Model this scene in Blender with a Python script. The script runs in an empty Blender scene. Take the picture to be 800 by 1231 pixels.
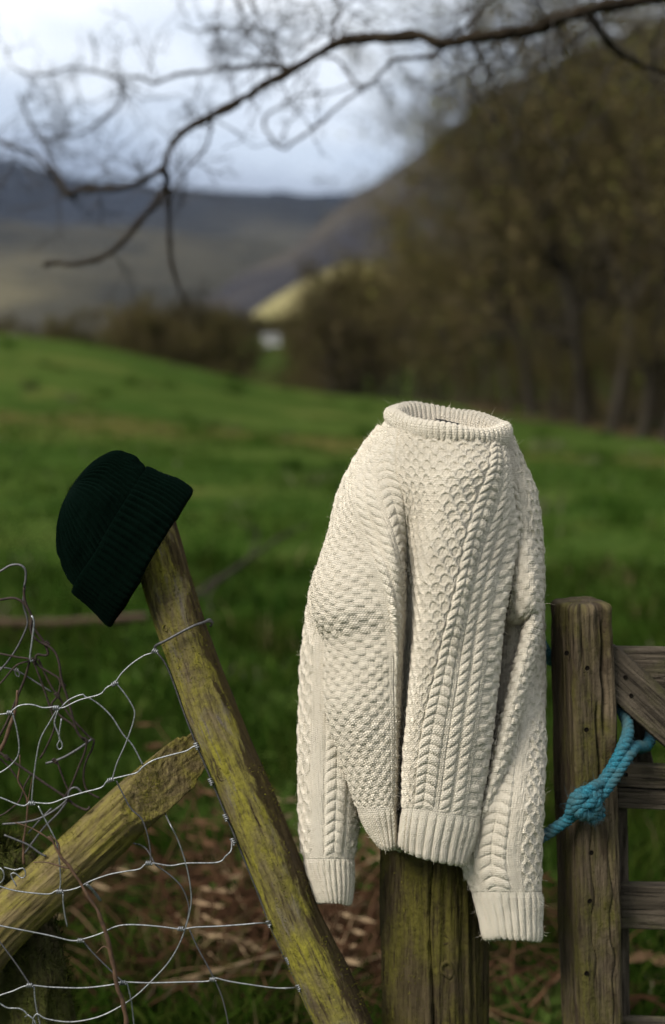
import bpy, math, random
import numpy as np
from mathutils import Vector

# ------------------------------------------------------------------ camera, sky, sun, exposure
scene = bpy.context.scene
C = scene.collection
F_PX, CX, CY = 1667.0, 400.0, 615.5          # focal length in photo pixels, image centre (800 x 1231)
CAM_Z = 1.5
PITCH = math.atan((CY - 440.0) / F_PX)
Y0 = 1.95                                     # distance of the fence line
S = Y0 / F_PX                                 # metres per photo pixel at the fence line

cam_data = bpy.data.cameras.new('camera')
cam = bpy.data.objects.new('camera', cam_data)
C.objects.link(cam)
cam.location = (0, 0, CAM_Z)
cam.rotation_euler = (math.pi / 2 - PITCH, 0, 0)
cam_data.sensor_fit = 'HORIZONTAL'
cam_data.sensor_width = 24.0
cam_data.lens = 24.0 * F_PX / 800.0
cam_data.clip_start = 0.05
cam_data.clip_end = 20000
cam_data.dof.use_dof = True
cam_data.dof.focus_distance = 1.90
cam_data.dof.aperture_fstop = 2.4
scene.camera = cam

world = bpy.data.worlds.new('World')
scene.world = world
world.use_nodes = True
SUN_EL, SUN_AZ = math.radians(43), math.radians(-134)   # azimuth from +Y, negative = left / behind the camera


def build_world():
    nt = world.node_tree
    n, l = nt.nodes, nt.links
    n.clear()
    out = n.new('ShaderNodeOutputWorld')
    bg = n.new('ShaderNodeBackground')
    sky = n.new('ShaderNodeTexSky')
    sky.sky_type = 'NISHITA'
    sky.sun_disc = False
    sky.sun_elevation = SUN_EL
    sky.sun_rotation = SUN_AZ
    skym = n.new('ShaderNodeMix'); skym.data_type = 'RGBA'; skym.blend_type = 'MULTIPLY'
    skym.inputs[0].default_value = 1.0
    skym.inputs[7].default_value = (0.09, 0.09, 0.09, 1)
    l.new(sky.outputs[0], skym.inputs[6])
    tc = n.new('ShaderNodeTexCoord')
    sep = n.new('ShaderNodeSeparateXYZ')
    l.new(tc.outputs['Generated'], sep.inputs[0])
    mp = n.new('ShaderNodeMapping')
    mp.inputs['Scale'].default_value = (1.0, 1.0, 3.2)
    l.new(tc.outputs['Generated'], mp.inputs[0])
    noi = n.new('ShaderNodeTexNoise')
    noi.inputs['Scale'].default_value = 3.1
    noi.inputs['Detail'].default_value = 5
    noi.inputs['Roughness'].default_value = 0.5
    l.new(mp.outputs[0], noi.inputs['Vector'])
    # height in the sky, disturbed by the cloud noise
    a = n.new('ShaderNodeMath'); a.operation = 'MULTIPLY_ADD'
    a.inputs[1].default_value = 0.20
    l.new(noi.outputs['Fac'], a.inputs[0])
    l.new(sep.outputs['Z'], a.inputs[2])
    b = n.new('ShaderNodeMath'); b.operation = 'SUBTRACT'; b.inputs[1].default_value = 0.098
    l.new(a.outputs[0], b.inputs[0])
    rmp = n.new('ShaderNodeValToRGB')
    cr = rmp.color_ramp
    cr.interpolation = 'EASE'
    pts = [(0.0, (.15, .17, .20)), (.085, (.12, .145, .20)), (.115, (.18, .22, .30)), (.140, (.28, .33, .43)),
           (.175, (.43, .50, .61)), (.22, (.68, .73, .80)), (.28, (.84, .87, .91)), (1.0, (.84, .87, .91))]
    while len(cr.elements) < len(pts):
        cr.elements.new(0.5)
    for e, (p, c) in zip(cr.elements, pts):
        e.position = p
        e.color = (*c, 1)
    l.new(b.outputs[0], rmp.inputs[0])
    mix = n.new('ShaderNodeMix'); mix.data_type = 'RGBA'
    mix.inputs[0].default_value = 0.93
    l.new(skym.outputs[2], mix.inputs[6])
    mp2 = n.new('ShaderNodeMapping'); mp2.inputs['Scale'].default_value = (1.0, 1.0, 2.4); mp2.inputs['Location'].default_value = (3.1, 1.7, .4)
    l.new(tc.outputs['Generated'], mp2.inputs[0])
    no2 = n.new('ShaderNodeTexNoise'); no2.inputs['Scale'].default_value = 6.5; no2.inputs['Detail'].default_value = 6
    l.new(mp2.outputs[0], no2.inputs['Vector'])
    r2 = n.new('ShaderNodeValToRGB')
    r2.color_ramp.elements[0].position = .36; r2.color_ramp.elements[0].color = (.76, .80, .86, 1)
    r2.color_ramp.elements[1].position = .60; r2.color_ramp.elements[1].color = (1.08, 1.07, 1.06, 1)
    l.new(no2.outputs['Fac'], r2.inputs[0])
    cl = n.new('ShaderNodeMix'); cl.data_type = 'RGBA'; cl.blend_type = 'MULTIPLY'; cl.inputs[0].default_value = 1.0
    l.new(rmp.outputs[0], cl.inputs[6]); l.new(r2.outputs[0], cl.inputs[7])
    l.new(cl.outputs[2], mix.inputs[7])
    l.new(mix.outputs[2], bg.inputs[0])
    bg.inputs[1].default_value = 1.0
    l.new(bg.outputs[0], out.inputs[0])


build_world()
sun_data = bpy.data.lights.new('sun', 'SUN')
sun_data.energy = 4.0
sun_data.angle = math.radians(28)
sun_data.color = (1.0, 0.95, 0.87)
sun = bpy.data.objects.new('sun', sun_data)
C.objects.link(sun)
sdir = Vector((math.sin(SUN_AZ) * math.cos(SUN_EL), math.cos(SUN_AZ) * math.cos(SUN_EL), math.sin(SUN_EL)))
sun.rotation_euler = sdir.to_track_quat('Z', 'Y').to_euler()
sun.location = (-3, -2, 6)

scene.view_settings.view_transform = 'Standard'
scene.view_settings.look = 'None'
scene.view_settings.exposure = 0.52
scene.view_settings.gamma = 1.0
scene.render.engine = 'CYCLES'
scene.cycles.use_denoising = True
scene.cycles.denoising_prefilter = 'FAST'
scene.cycles.denoising_input_passes = 'RGB'
scene.cycles.max_bounces = 6
scene.cycles.volume_bounces = 0
scene.cycles.transparent_max_bounces = 8

# ------------------------------------------------------------------ helpers
rng = np.random.default_rng(7)
cp, sp_ = math.cos(PITCH), math.sin(PITCH)


def P(x, y, Y):
    """world position of photo pixel (x, y) at distance Y (arrays welcome)"""
    x = np.asarray(x, float); y = np.asarray(y, float); Y = np.asarray(Y, float)
    yy = (y - CY) / F_PX
    t = Y / (cp - sp_ * yy)
    return np.stack([t * (x - CX) / F_PX, Y + 0 * t, CAM_Z + t * (-sp_ - cp * yy)], -1)


def PZ(p):
    """(x px, y px, z px towards the camera) -> world, around the fence line"""
    p = np.asarray(p, float)
    return P(p[..., 0], p[..., 1], Y0 - p[..., 2] * S)


def hsh(i, j, k, seed):
    n = (i * 374761393 + j * 668265263 + k * 2147483647 + seed * 1274126177) & 0xFFFFFFFF
    n = ((n ^ (n >> 13)) * 1274126177) & 0xFFFFFFFF
    return ((n ^ (n >> 16)) & 0xFFFF) / 65535.0


def st(*a):
    return np.stack(np.broadcast_arrays(*[np.asarray(x, float) for x in a]), -1)


def vnoise(p, seed=0):
    p = np.asarray(p, float)
    i = np.floor(p).astype(np.int64); f = p - i
    f = f * f * (3 - 2 * f)
    r = 0
    for dx in (0, 1):
        wx = f[..., 0] if dx else 1 - f[..., 0]
        for dy in (0, 1):
            wy = f[..., 1] if dy else 1 - f[..., 1]
            for dz in (0, 1):
                wz = f[..., 2] if dz else 1 - f[..., 2]
                r = r + wx * wy * wz * hsh(i[..., 0] + dx, i[..., 1] + dy, i[..., 2] + dz, seed)
    return r * 2 - 1


def fbm(p, octv=4, seed=0, gain=.5):
    a, r, q = 1.0, 0, np.asarray(p, float)
    for o in range(octv):
        r = r + a * vnoise(q, seed + o * 17)
        a *= gain; q = q * 2.03
    return r


def spline(ctrl, n, axis=0):
    """Catmull-Rom through the control points along axis; n samples or an array of parameters"""
    c = np.moveaxis(np.asarray(ctrl, float), axis, 0)
    m = len(c)
    u = np.linspace(0, m - 1, n) if np.isscalar(n) else np.asarray(n, float)
    i = np.clip(np.floor(u).astype(int), 0, m - 2)
    f = (u - i).reshape((-1,) + (1,) * (c.ndim - 1))
    p1, p2 = c[i], c[i + 1]
    p0 = np.where((i > 0).reshape(f.shape), c[np.maximum(i - 1, 0)], 2 * p1 - p2)
    p3 = np.where((i < m - 2).reshape(f.shape), c[np.minimum(i + 2, m - 1)], 2 * p2 - p1)
    r = .5 * (2 * p1 + (p2 - p0) * f + (2 * p0 - 5 * p1 + 4 * p2 - p3) * f ** 2 + (3 * p1 - p0 - 3 * p2 + p3) * f ** 3)
    return np.moveaxis(r, 0, axis)


def resample(pts, step):
    """spline resampled at even arc steps"""
    d = spline(pts, max(40, 12 * len(pts)))
    L = np.concatenate([[0], np.cumsum(np.linalg.norm(np.diff(d[:, :3], axis=0), axis=1))])
    n = max(3, int(L[-1] / step) + 1)
    t = np.linspace(0, L[-1], n)
    return np.stack([np.interp(t, L, d[:, k]) for k in range(d.shape[1])], -1)


def empty(name, loc, label=None, cat=None, group=None):
    o = bpy.data.objects.new(name, None)
    C.objects.link(o)
    o.location = loc
    o.empty_display_size = .05
    if label: tag(o, label, cat, group)
    return o


def tag(o, label=None, cat=None, group=None, kind=None):
    if label: o['label'] = label
    if cat: o['category'] = cat
    if group: o['group'] = group
    if kind: o['kind'] = kind
    return o


def mesh_np(name, V, quads=None, tris=None, smooth=True, attrs=None):
    me = bpy.data.meshes.new(name)
    V = np.asarray(V, np.float32).reshape(-1, 3)
    nq = 0 if quads is None else len(quads)
    ntr = 0 if tris is None else len(tris)
    me.vertices.add(len(V)); me.vertices.foreach_set('co', V.ravel())
    idx, starts, tot = [], [], []
    if nq:
        idx.append(np.asarray(quads, np.int32).ravel()); tot.append(np.full(nq, 4, np.int32))
    if ntr:
        idx.append(np.asarray(tris, np.int32).ravel()); tot.append(np.full(ntr, 3, np.int32))
    idx = np.concatenate(idx); tot = np.concatenate(tot)
    starts = np.concatenate([[0], np.cumsum(tot)[:-1]]).astype(np.int32)
    me.loops.add(len(idx)); me.loops.foreach_set('vertex_index', idx)
    me.polygons.add(nq + ntr)
    me.polygons.foreach_set('loop_start', starts)
    me.polygons.foreach_set('loop_total', tot)
    me.polygons.foreach_set('use_smooth', np.full(nq + ntr, smooth, bool))
    for k, a in (attrs or {}).items():
        a = np.asarray(a, np.float32)
        if a.ndim == 2:
            at = me.attributes.new(k, 'FLOAT_VECTOR', 'POINT'); at.data.foreach_set('vector', a.ravel())
        else:
            at = me.attributes.new(k, 'FLOAT', 'POINT'); at.data.foreach_set('value', a.ravel())
    me.update(calc_edges=True)
    return me


def obj(name, me, mat, parent=None, loc=None):
    """link a mesh given in world coordinates; its parent is an Empty without rotation"""
    o = bpy.data.objects.new(name, me)
    C.objects.link(o)
    if mat is not None and not me.materials:
        me.materials.append(mat)
    if parent is not None:
        o.parent = parent
        q = Vector((0, 0, 0)); p = parent
        while p is not None:
            q += p.location; p = p.parent
        o.location = -q if loc is None else Vector(loc) - q
    elif loc is not None:
        o.location = loc
    return o


def grid_faces(nv, nu, wrap=False):
    r = np.arange(nv - 1)[:, None] * nu
    c = np.arange(nu if wrap else nu - 1)[None, :]
    c2 = (c + 1) % nu
    return np.stack([r + c, r + c2, r + nu + c2, r + nu + c], -1).reshape(-1, 4)


def frames(path):
    t = np.gradient(path, axis=0)
    t /= np.linalg.norm(t, axis=1)[:, None] + 1e-12
    n0 = np.cross(t[0], (0.0, 1.0, 0.0))
    if np.linalg.norm(n0) < .05: n0 = np.cross(t[0], (1.0, 0, 0))
    N = np.zeros_like(t); N[0] = n0 / np.linalg.norm(n0)
    for i in range(1, len(t)):
        v = N[i - 1] - t[i] * np.dot(N[i - 1], t[i])
        N[i] = v / (np.linalg.norm(v) + 1e-12)
    return t, N, np.cross(t, N)


def tube(path, rad, sides=8, caps=True, bump=None, squash=1.0):
    """one tube: verts, quads, tris, grain attribute (cos, sin, length)"""
    path = np.asarray(path, float); n = len(path)
    rad = np.broadcast_to(np.asarray(rad, float), (n,))
    t, N, B = frames(path)
    a = np.arange(sides) * 2 * np.pi / sides
    L = np.concatenate([[0], np.cumsum(np.linalg.norm(np.diff(path, axis=0), axis=1))])
    R = rad[:, None] * np.ones((1, sides))
    g = np.stack([R * np.cos(a), R * np.sin(a), L[:, None] + 0 * R], -1)
    if bump is not None:
        R = R + bump(g, a[None, :], L[:, None])
    V = path[:, None] + R[..., None] * (N[:, None] * np.cos(a)[None, :, None] + squash * B[:, None] * np.sin(a)[None, :, None])
    q = grid_faces(n, sides, True)
    V = V.reshape(-1, 3); g = g.reshape(-1, 3); tr = None
    if caps:
        V = np.concatenate([V, path[:1], path[-1:]]); g = np.concatenate([g, [[0, 0, 0]], [[0, 0, L[-1]]]])
        k = np.arange(sides); k2 = (k + 1) % sides; b = (n - 1) * sides
        tr = np.concatenate([np.stack([k2, k, np.full(sides, n * sides)], -1),
                             np.stack([b + k, b + k2, np.full(sides, n * sides + 1)], -1)])
    return V, q, tr, g


class Bag:
    """collects several tubes / patches into one mesh"""
    def __init__(s): s.V, s.q, s.t, s.a, s.n = [], [], [], {}, 0

    def add(s, V, q=None, t=None, **at):
        V = np.asarray(V, float).reshape(-1, 3)
        if q is not None and len(q): s.q.append(np.asarray(q) + s.n)
        if t is not None and len(t): s.t.append(np.asarray(t) + s.n)
        s.V.append(V); s.n += len(V)
        for k, v in at.items(): s.a.setdefault(k, []).append(np.asarray(v, float))

    def mesh(s, name, smooth=True):
        return mesh_np(name, np.concatenate(s.V), np.concatenate(s.q) if s.q else None, np.concatenate(s.t) if s.t else None,
                       smooth, {k: np.concatenate(v) for k, v in s.a.items()})


def prisms(p0, p1, r0, r1, sides=3):
    """many separate tapered prisms, vectorised"""
    p0, p1 = np.asarray(p0, float), np.asarray(p1, float)
    n = len(p0)
    t = p1 - p0; t /= np.linalg.norm(t, axis=1)[:, None] + 1e-9
    ref = np.where(np.abs(t[:, 2:3]) > .9, [[1., 0, 0]], [[0, 0, 1.]])
    N = np.cross(t, ref); N /= np.linalg.norm(N, axis=1)[:, None] + 1e-9
    B = np.cross(t, N)
    a = np.arange(sides) * 2 * np.pi / sides
    ring = N[:, None] * np.cos(a)[None, :, None] + B[:, None] * np.sin(a)[None, :, None]
    V = np.concatenate([p0[:, None] + ring * np.asarray(r0)[:, None, None], p1[:, None] + ring * np.asarray(r1)[:, None, None]], 1)
    k = np.arange(sides); k2 = (k + 1) % sides
    f = np.stack([k, k2, sides + k2, sides + k], -1)
    q = (np.arange(n)[:, None, None] * 2 * sides + f[None]).reshape(-1, 4)
    return V.reshape(-1, 3), q


# ------------------------------------------------------------------ materials
class M:
    """small node-graph builder"""
    def __init__(s, name, rough=.8, spec=.3):
        s.m = bpy.data.materials.new(name); s.m.use_nodes = True
        s.nt = s.m.node_tree; s.n = s.nt.nodes; s.l = s.nt.links
        s.b = s.n['Principled BSDF']
        s.b.inputs['Roughness'].default_value = rough
        s.b.inputs['Specular IOR Level'].default_value = spec

    def attr(s, name):
        a = s.n.new('ShaderNodeAttribute'); a.attribute_name = name; return a

    def coord(s, src='Object', scale=(1, 1, 1), attr=None):
        mp = s.n.new('ShaderNodeMapping'); mp.inputs['Scale'].default_value = scale
        if attr: s.l.new(s.attr(attr).outputs['Vector'], mp.inputs[0])
        elif src == 'Position': s.l.new(s.n.new('ShaderNodeNewGeometry').outputs['Position'], mp.inputs[0])
        else: s.l.new(s.n.new('ShaderNodeTexCoord').outputs[src], mp.inputs[0])
        return mp.outputs[0]

    def noise(s, vec, scale, detail=4, rough=.55, dist=0):
        t = s.n.new('ShaderNodeTexNoise')
        t.inputs['Scale'].default_value = scale; t.inputs['Detail'].default_value = detail
        t.inputs['Roughness'].default_value = rough; t.inputs['Distortion'].default_value = dist
        s.l.new(vec, t.inputs['Vector']); return t.outputs['Fac']

    def ramp(s, fac, stops, interp='LINEAR'):
        r = s.n.new('ShaderNodeValToRGB'); cr = r.color_ramp; cr.interpolation = interp
        while len(cr.elements) < len(stops): cr.elements.new(.5)
        for e, (p, c) in zip(cr.elements, stops):
            e.position = p; e.color = (*c, 1) if not np.isscalar(c) else (c, c, c, 1)
        s.l.new(fac, r.inputs[0]); return r.outputs[0]

    def mix(s, fac, a, b, mode='MIX'):
        m = s.n.new('ShaderNodeMix'); m.data_type = 'RGBA'; m.blend_type = mode
        for i, v in ((0, fac), (6, a), (7, b)):
            if hasattr(v, 'links') or hasattr(v, 'is_linked'): s.l.new(v, m.inputs[i])
            elif i == 0: m.inputs[0].default_value = v
            else: m.inputs[i].default_value = (*v, 1)
        return m.outputs[2]

    def math(s, op, a, b=None):
        m = s.n.new('ShaderNodeMath'); m.operation = op
        for i, v in ((0, a), (1, b)):
            if v is None: continue
            if np.isscalar(v): m.inputs[i].default_value = v
            else: s.l.new(v, m.inputs[i])
        return m.outputs[0]

    def bump(s, h, strength=.5, dist=.01):
        b = s.n.new('ShaderNodeBump'); b.inputs['Strength'].default_value = strength; b.inputs['Distance'].default_value = dist
        s.l.new(h, b.inputs['Height']); s.l.new(b.outputs[0], s.b.inputs['Normal'])

    def col(s, c):
        if hasattr(c, 'is_linked'): s.l.new(c, s.b.inputs['Base Color'])
        else: s.b.inputs['Base Color'].default_value = (*c, 1)
        return s

    def rough(s, r): s.l.new(r, s.b.inputs['Roughness']); return s


def wood_mat(name, base, dark, moss, moss_lo, moss_hi, patch=None, grain=(1, 1, .055), gscale=260, bump=.7, bark_brown=None):
    m = M(name, .9, .06)
    g = m.coord(attr='grain', scale=grain)
    iso = m.coord(attr='grain')
    n1 = m.noise(g, gscale, 5, .65)
    n2 = m.noise(g, gscale * .28, 4, .6, .4)
    c = m.ramp(n1, [(.30, dark), (.48, tuple(.55 * np.array(base) + .45 * np.array(dark))), (.70, base)])
    c = m.mix(m.ramp(n2, [(.40, 0.0), (.66, 1.0)]), c, m.mix(.45, c, dark))
    if patch:
        p1 = m.noise(m.coord(attr='grain', scale=(1, 1, .35)), 26, 4, .6, .6)
        c = m.mix(m.ramp(p1, [(.53, 0.0), (.60, .85)]), c, patch)
    mo = m.noise(m.coord(attr='grain', scale=(1, 1, .4)), 20, 6, .68, .5)
    mf = m.ramp(mo, [(moss_lo, 0.0), (moss_hi, 1.0)])
    mv = m.noise(iso, 120, 4, .7)
    mc = m.ramp(mv, [(.28, tuple(np.array(moss) * .38)), (.5, moss), (.78, tuple(np.array(moss) * 1.35))])
    c = m.mix(m.mix(m.ramp(n1, [(.33, .0), (.5, 1.0)]), (0, 0, 0), mf), c, mc)
    if bark_brown:                                     # dark brown blotches along the side turned to the gate
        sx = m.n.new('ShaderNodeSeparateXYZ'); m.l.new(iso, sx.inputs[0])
        side_fac = m.math('ADD', m.math('MULTIPLY', sx.outputs['X'], 14.0), m.noise(m.coord(attr='grain', scale=(1, 1, .3)), 24, 5, .7, .6))
        c = m.mix(m.ramp(side_fac, [(.80, 0.0), (.87, .9)]), c, m.ramp(n1, [(.3, tuple(np.array(bark_brown) * .4)), (.7, bark_brown)]))
    sp = m.noise(iso, 330, 3, .7)
    c = m.mix(m.ramp(sp, [(.63, 0.0), (.69, .75)]), c, dark)
    m.col(c)
    h = m.math('ADD', m.math('MULTIPLY', n1, 1.0), m.math('MULTIPLY', mv, .5))
    m.bump(h, bump, .004)
    return m.m


MAT = {}
MAT['lean_wood'] = wood_mat('mossy_pole_wood', (.1574, .1244, .0705), (.0249, .0174, .0100), (.1658, .1475, .0231), .36, .58, patch=(.1160, .0953, .0787), grain=(1, 1, .13), gscale=180, bark_brown=(.0456, .0314, .0166))
MAT['strut_wood'] = wood_mat('mossy_strut_wood', (.1881, .1463, .0697), (.0279, .0195, .0083), (.1393, .1219, .0209), .42, .64, grain=(1, 1, .09))
MAT['post_wood'] = wood_mat('green_post_wood', (.0750, .0575, .0300), (.0109, .0075, .0040), (.0625, .0550, .0120), .38, .62, grain=(1, 1, .08))
MAT['gate_post_wood'] = wood_mat('weathered_gate_post_wood', (.1384, .1047, .0658), (.0059, .0045, .0030), (.0636, .0561, .0165), .44, .62, gscale=210, bump=1.0, patch=(.0337, .0240, .0150))
MAT['gate_wood'] = wood_mat('weathered_gate_wood', (.1054, .0850, .0612), (.0068, .0054, .0041), (.0510, .0490, .0204), .54, .70, gscale=230, bump=1.0)
MAT['rot_wood'] = wood_mat('rotten_wood', (.06, .045, .025), (.010, .008, .005), (.045, .05, .012), .35, .6)


def wool_mat():
    m = M('cream_wool', .95, .12)
    v = m.coord('Object')
    n = m.noise(v, 700, 3, .65)
    n2 = m.noise(v, 9, 3, .6)
    c = m.ramp(n, [(.32, (.66, .57, .43)), (.5, (.86, .775, .62)), (.68, (.92, .86, .74))])
    c = m.mix(m.ramp(n2, [(.35, 0.0), (.7, .35)]), c, (.70, .60, .45))
    m.col(c)
    m.b.inputs['Sheen Weight'].default_value = .2
    m.b.inputs['Sheen Roughness'].default_value = .6
    m.b.inputs['Sheen Tint'].default_value = (1, .95, .85, 1)
    # single stitches: slanting legs in columns
    sx = m.n.new('ShaderNodeSeparateXYZ'); m.l.new(m.attr('knit').outputs['Vector'], sx.inputs[0])
    tri = m.n.new('ShaderNodeMath'); tri.operation = 'PINGPONG'; tri.inputs[1].default_value = 1.8
    m.l.new(sx.outputs['X'], tri.inputs[0])
    a = m.math('POWER', m.math('ABSOLUTE', m.math('SINE', m.math('MULTIPLY', sx.outputs['X'], math.pi / 1.8))), .5)
    b = m.math('ADD', m.math('MULTIPLY', sx.outputs['Y'], math.pi / 3.1), m.math('MULTIPLY', tri.outputs[0], 1.1))
    b = m.math('POWER', m.math('ABSOLUTE', m.math('SINE', b)), .6)
    h = m.math('ADD', m.math('MULTIPLY', a, b), m.math('MULTIPLY', n, .6))
    m.bump(h, 1.0, .0027)
    return m.m


MAT['wool'] = wool_mat()


def simple(name, c, rough=.8, spec=.3, nscale=None, amt=.4, metal=0, src='Object', bump=0):
    m = M(name, rough, spec)
    if nscale:
        n = m.noise(m.coord(src), nscale, 4, .6)
        m.col(m.ramp(n, [(.3, tuple(np.array(c) * (1 - amt))), (.7, tuple(np.array(c) * (1 + amt)))]))
        if bump: m.bump(n, bump, .003)
    else: m.col(c)
    m.b.inputs['Metallic'].default_value = metal
    return m.m


MAT['hat'] = simple('bottle_green_wool', (.0005, .0024, .0014), 1.0, .015, 500, .5, bump=.2)
MAT['hat'].node_tree.nodes['Principled BSDF'].inputs['Sheen Weight'].default_value = .012
MAT['hat'].node_tree.nodes['Principled BSDF'].inputs['Sheen Tint'].default_value = (.2, .6, .45, 1)
MAT['wire'] = simple('galvanised_wire', (.19, .195, .20), .5, .5, 300, .5, metal=.7)
MAT['dark_wire'] = simple('tarnished_wire', (.07, .068, .07), .55, .4, 300, .4, metal=.5)
MAT['rust'] = simple('rusty_wire_metal', (.026, .017, .013), .8, .3, 200, .6, metal=.2)
MAT['label_cloth'] = simple('black_label_cloth', (.01, .01, .012), .7, .3)
MAT['hole'] = simple('dark_hole', (.006, .005, .004), 1.0, .0)  # painted shade for the inside of nail holes that are not cut
MAT['bark_dark'] = simple('limb_bark', (.0204, .0156, .0108), .95, .02, 30, .5, src='Position')
MAT['twig'] = simple('twig_bark', (.040, .036, .032), .95, .02)
MAT['bramble'] = simple('bramble_bark', (.0600, .0330, .0180), .7, .3, 80, .5)
MAT['stick'] = simple('bleached_stick', (.27, .21, .15), .9, .2, 40, .4)
MAT['flower'] = simple('yellow_petals', (.55, .42, .01), .6, .3)
MAT['stone_white'] = simple('whitewashed_wall', (.80, .80, .80), .8, .2)
MAT['slate'] = simple('slate_roof', (.30, .31, .33), .6, .3)
MAT['pane'] = simple('dark_window_glass', (.02, .022, .026), .15, .5)


def rope_mat():
    m = M('blue_polyrope', .75, .3)
    v = m.coord('Object')
    n = m.noise(v, 420, 4, .7)
    n2 = m.noise(v, 30, 3, .6)
    c = m.ramp(n, [(.3, (.002, .026, .040)), (.5, (.005, .085, .122)), (.72, (.022, .19, .25))])
    c = m.mix(m.ramp(n2, [(.38, 0.0), (.64, .85)]), c, (.032, .062, .062))
    m.col(c); m.bump(n, .8, .002)
    return m.m


MAT['rope'] = rope_mat()


def attr_mat(name, stops, rough=.95, spec=.0, vary=False):
    """colour by the per-vertex random attribute 'tone'"""
    m = M(name, rough, spec)
    a = m.attr('tone')
    c = m.ramp(a.outputs['Fac'], stops)
    if vary:                                     # every tree its own tint
        oi = m.n.new('ShaderNodeObjectInfo')
        c = m.mix(1.0, c, m.ramp(oi.outputs['Random'], [(0, (.55, .52, .50)), (.35, (.95, .85, .72)), (.7, (1.05, 1.0, .70)), (1, (1.35, 1.2, 1.0))]), 'MULTIPLY')
    m.col(c)
    return m.m


MAT['grass'] = attr_mat('grass_blades', [(0, (.0090, .0239, .0032)), (.5, (.0230, .0497, .0064)), (.85, (.0492, .0736, .0128)), (1, (.1066, .0920, .0640))])
MAT['rough_grass'] = attr_mat('rough_grass_blades', [(0, (.0045, .0108, .0018)), (.55, (.0117, .0243, .0027)), (.9, (.0306, .0378, .0072)), (1, (.1350, .0990, .0540))])  # shade near the fence painted in as darker blades than the field grass
MAT['bracken'] = attr_mat('dead_bracken', [(0, (.008, .006, .004)), (.45, (.040, .020, .011)), (.8, (.11, .060, .034)), (1, (.28, .20, .12))])
MAT['bark'] = simple('woodland_bark', (.0270, .0232, .0177), .95, .02, .9, .5, src='Position')
MAT['crown'] = attr_mat('bare_crown', [(0, (.0226, .0190, .0111)), (.45, (.0500, .0432, .0238)), (.8, (.0766, .0674, .0381)), (.93, (.0685, .0778, .0174)), (1, (.0887, .1037, .0238))], vary=True)
MAT['moss'] = attr_mat('dark_moss', [(0, (.006, .008, .002)), (.6, (.022, .026, .006)), (1, (.06, .062, .014))])


def ground_mat():
    m = M('pasture', 1.0, .0)
    v = m.coord('Position')
    big = m.noise(m.coord('Position', (.10, .30, .3)), 1.0, 4, .6)
    mid = m.noise(v, .9, 5, .65)
    fin = m.noise(v, 14, 4, .7)
    c = m.ramp(mid, [(.30, (.0148, .0333, .0068)), (.5, (.0303, .0567, .0102)), (.68, (.0574, .0828, .0187)), (.8, (.0984, .0990, .0510))])
    c = m.mix(m.ramp(big, [(.40, 0.0), (.66, .75)]), c, (.0689, .0918, .0208))
    c = m.mix(m.ramp(fin, [(.35, .55), (.6, 0.0)]), c, (.013, .028, .004))
    tus = m.noise(m.coord('Position', (.5, .8, .8)), .55, 4, .65, .5)
    c = m.mix(m.ramp(tus, [(.34, .42), (.46, 0.0)]), c, (.018, .034, .005))
    c = m.mix(m.ramp(tus, [(.58, 0.0), (.68, .5)]), c, (.115, .105, .03))
    # strip of dead bracken running across the field
    sep = m.n.new('ShaderNodeSeparateXYZ'); m.l.new(m.n.new('ShaderNodeNewGeometry').outputs['Position'], sep.inputs[0])
    w = m.math('ADD', sep.outputs['Y'], m.math('MULTIPLY', m.noise(v, .22, 3, .6), 9.0))
    w = m.math('ADD', w, m.math('MULTIPLY', sep.outputs['X'], .15))
    st = m.ramp(m.math('DIVIDE', w, 100.0), [(.266, 0.0), (.278, .5), (.290, .5), (.306, 0.0)])
    c = m.mix(m.math('MULTIPLY', st, m.ramp(fin, [(.3, .35), (.55, 1.0)])), c, (.14, .085, .035))
    e = m.math('ADD', sep.outputs['Y'], m.math('MULTIPLY', sep.outputs['X'], 9.9))
    e = m.math('ADD', e, m.math('MULTIPLY', m.noise(v, .25, 3, .6), 8.0))
    lit = m.ramp(m.math('DIVIDE', e, 200.0), [(.490, 0.0), (.515, 1.0)])
    far = m.ramp(m.math('DIVIDE', sep.outputs['Y'], 400.0), [(.27, 1.0), (.30, 0.0)])
    lit = m.math('MULTIPLY', lit, m.ramp(m.math('DIVIDE', sep.outputs['X'], 100.0), [(.30, 1.0), (.36, 0.0)]))
    c = m.mix(m.math('MULTIPLY', m.math('MULTIPLY', lit, far), .93), c, m.ramp(fin, [(.3, (.030, .021, .012)), (.7, (.085, .058, .032))]))
    m.col(c); m.bump(fin, .9, .05)
    return m.m


MAT['ground'] = ground_mat()


def hill_mat(name, lo, mid, hi, scale=.006, stretch=(1, 1, 1.6), top=None):
    m = M(name, 1, .0)
    v = m.coord('Position', stretch)
    n = m.noise(v, scale, 6, .62, .4)
    n2 = m.noise(v, scale * 9, 4, .65)
    c = m.ramp(n, [(.34, lo), (.5, mid), (.66, hi)])
    c = m.mix(m.ramp(n2, [(.35, .5), (.6, 0.0)]), c, lo)
    if top:                                      # dark heather higher up, with blue distance haze painted into its colour
        sep = m.n.new('ShaderNodeSeparateXYZ'); m.l.new(m.n.new('ShaderNodeNewGeometry').outputs['Position'], sep.inputs[0])
        z = m.math('ADD', sep.outputs['Z'], m.math('MULTIPLY', n, 120.0))
        c = m.mix(m.ramp(m.math('DIVIDE', z, 500.0), [((top[0] + 60) / 500, 0.0), ((top[1] + 60) / 500, 1.0)]), c, top[2])
    m.col(c); return m.m


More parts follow.
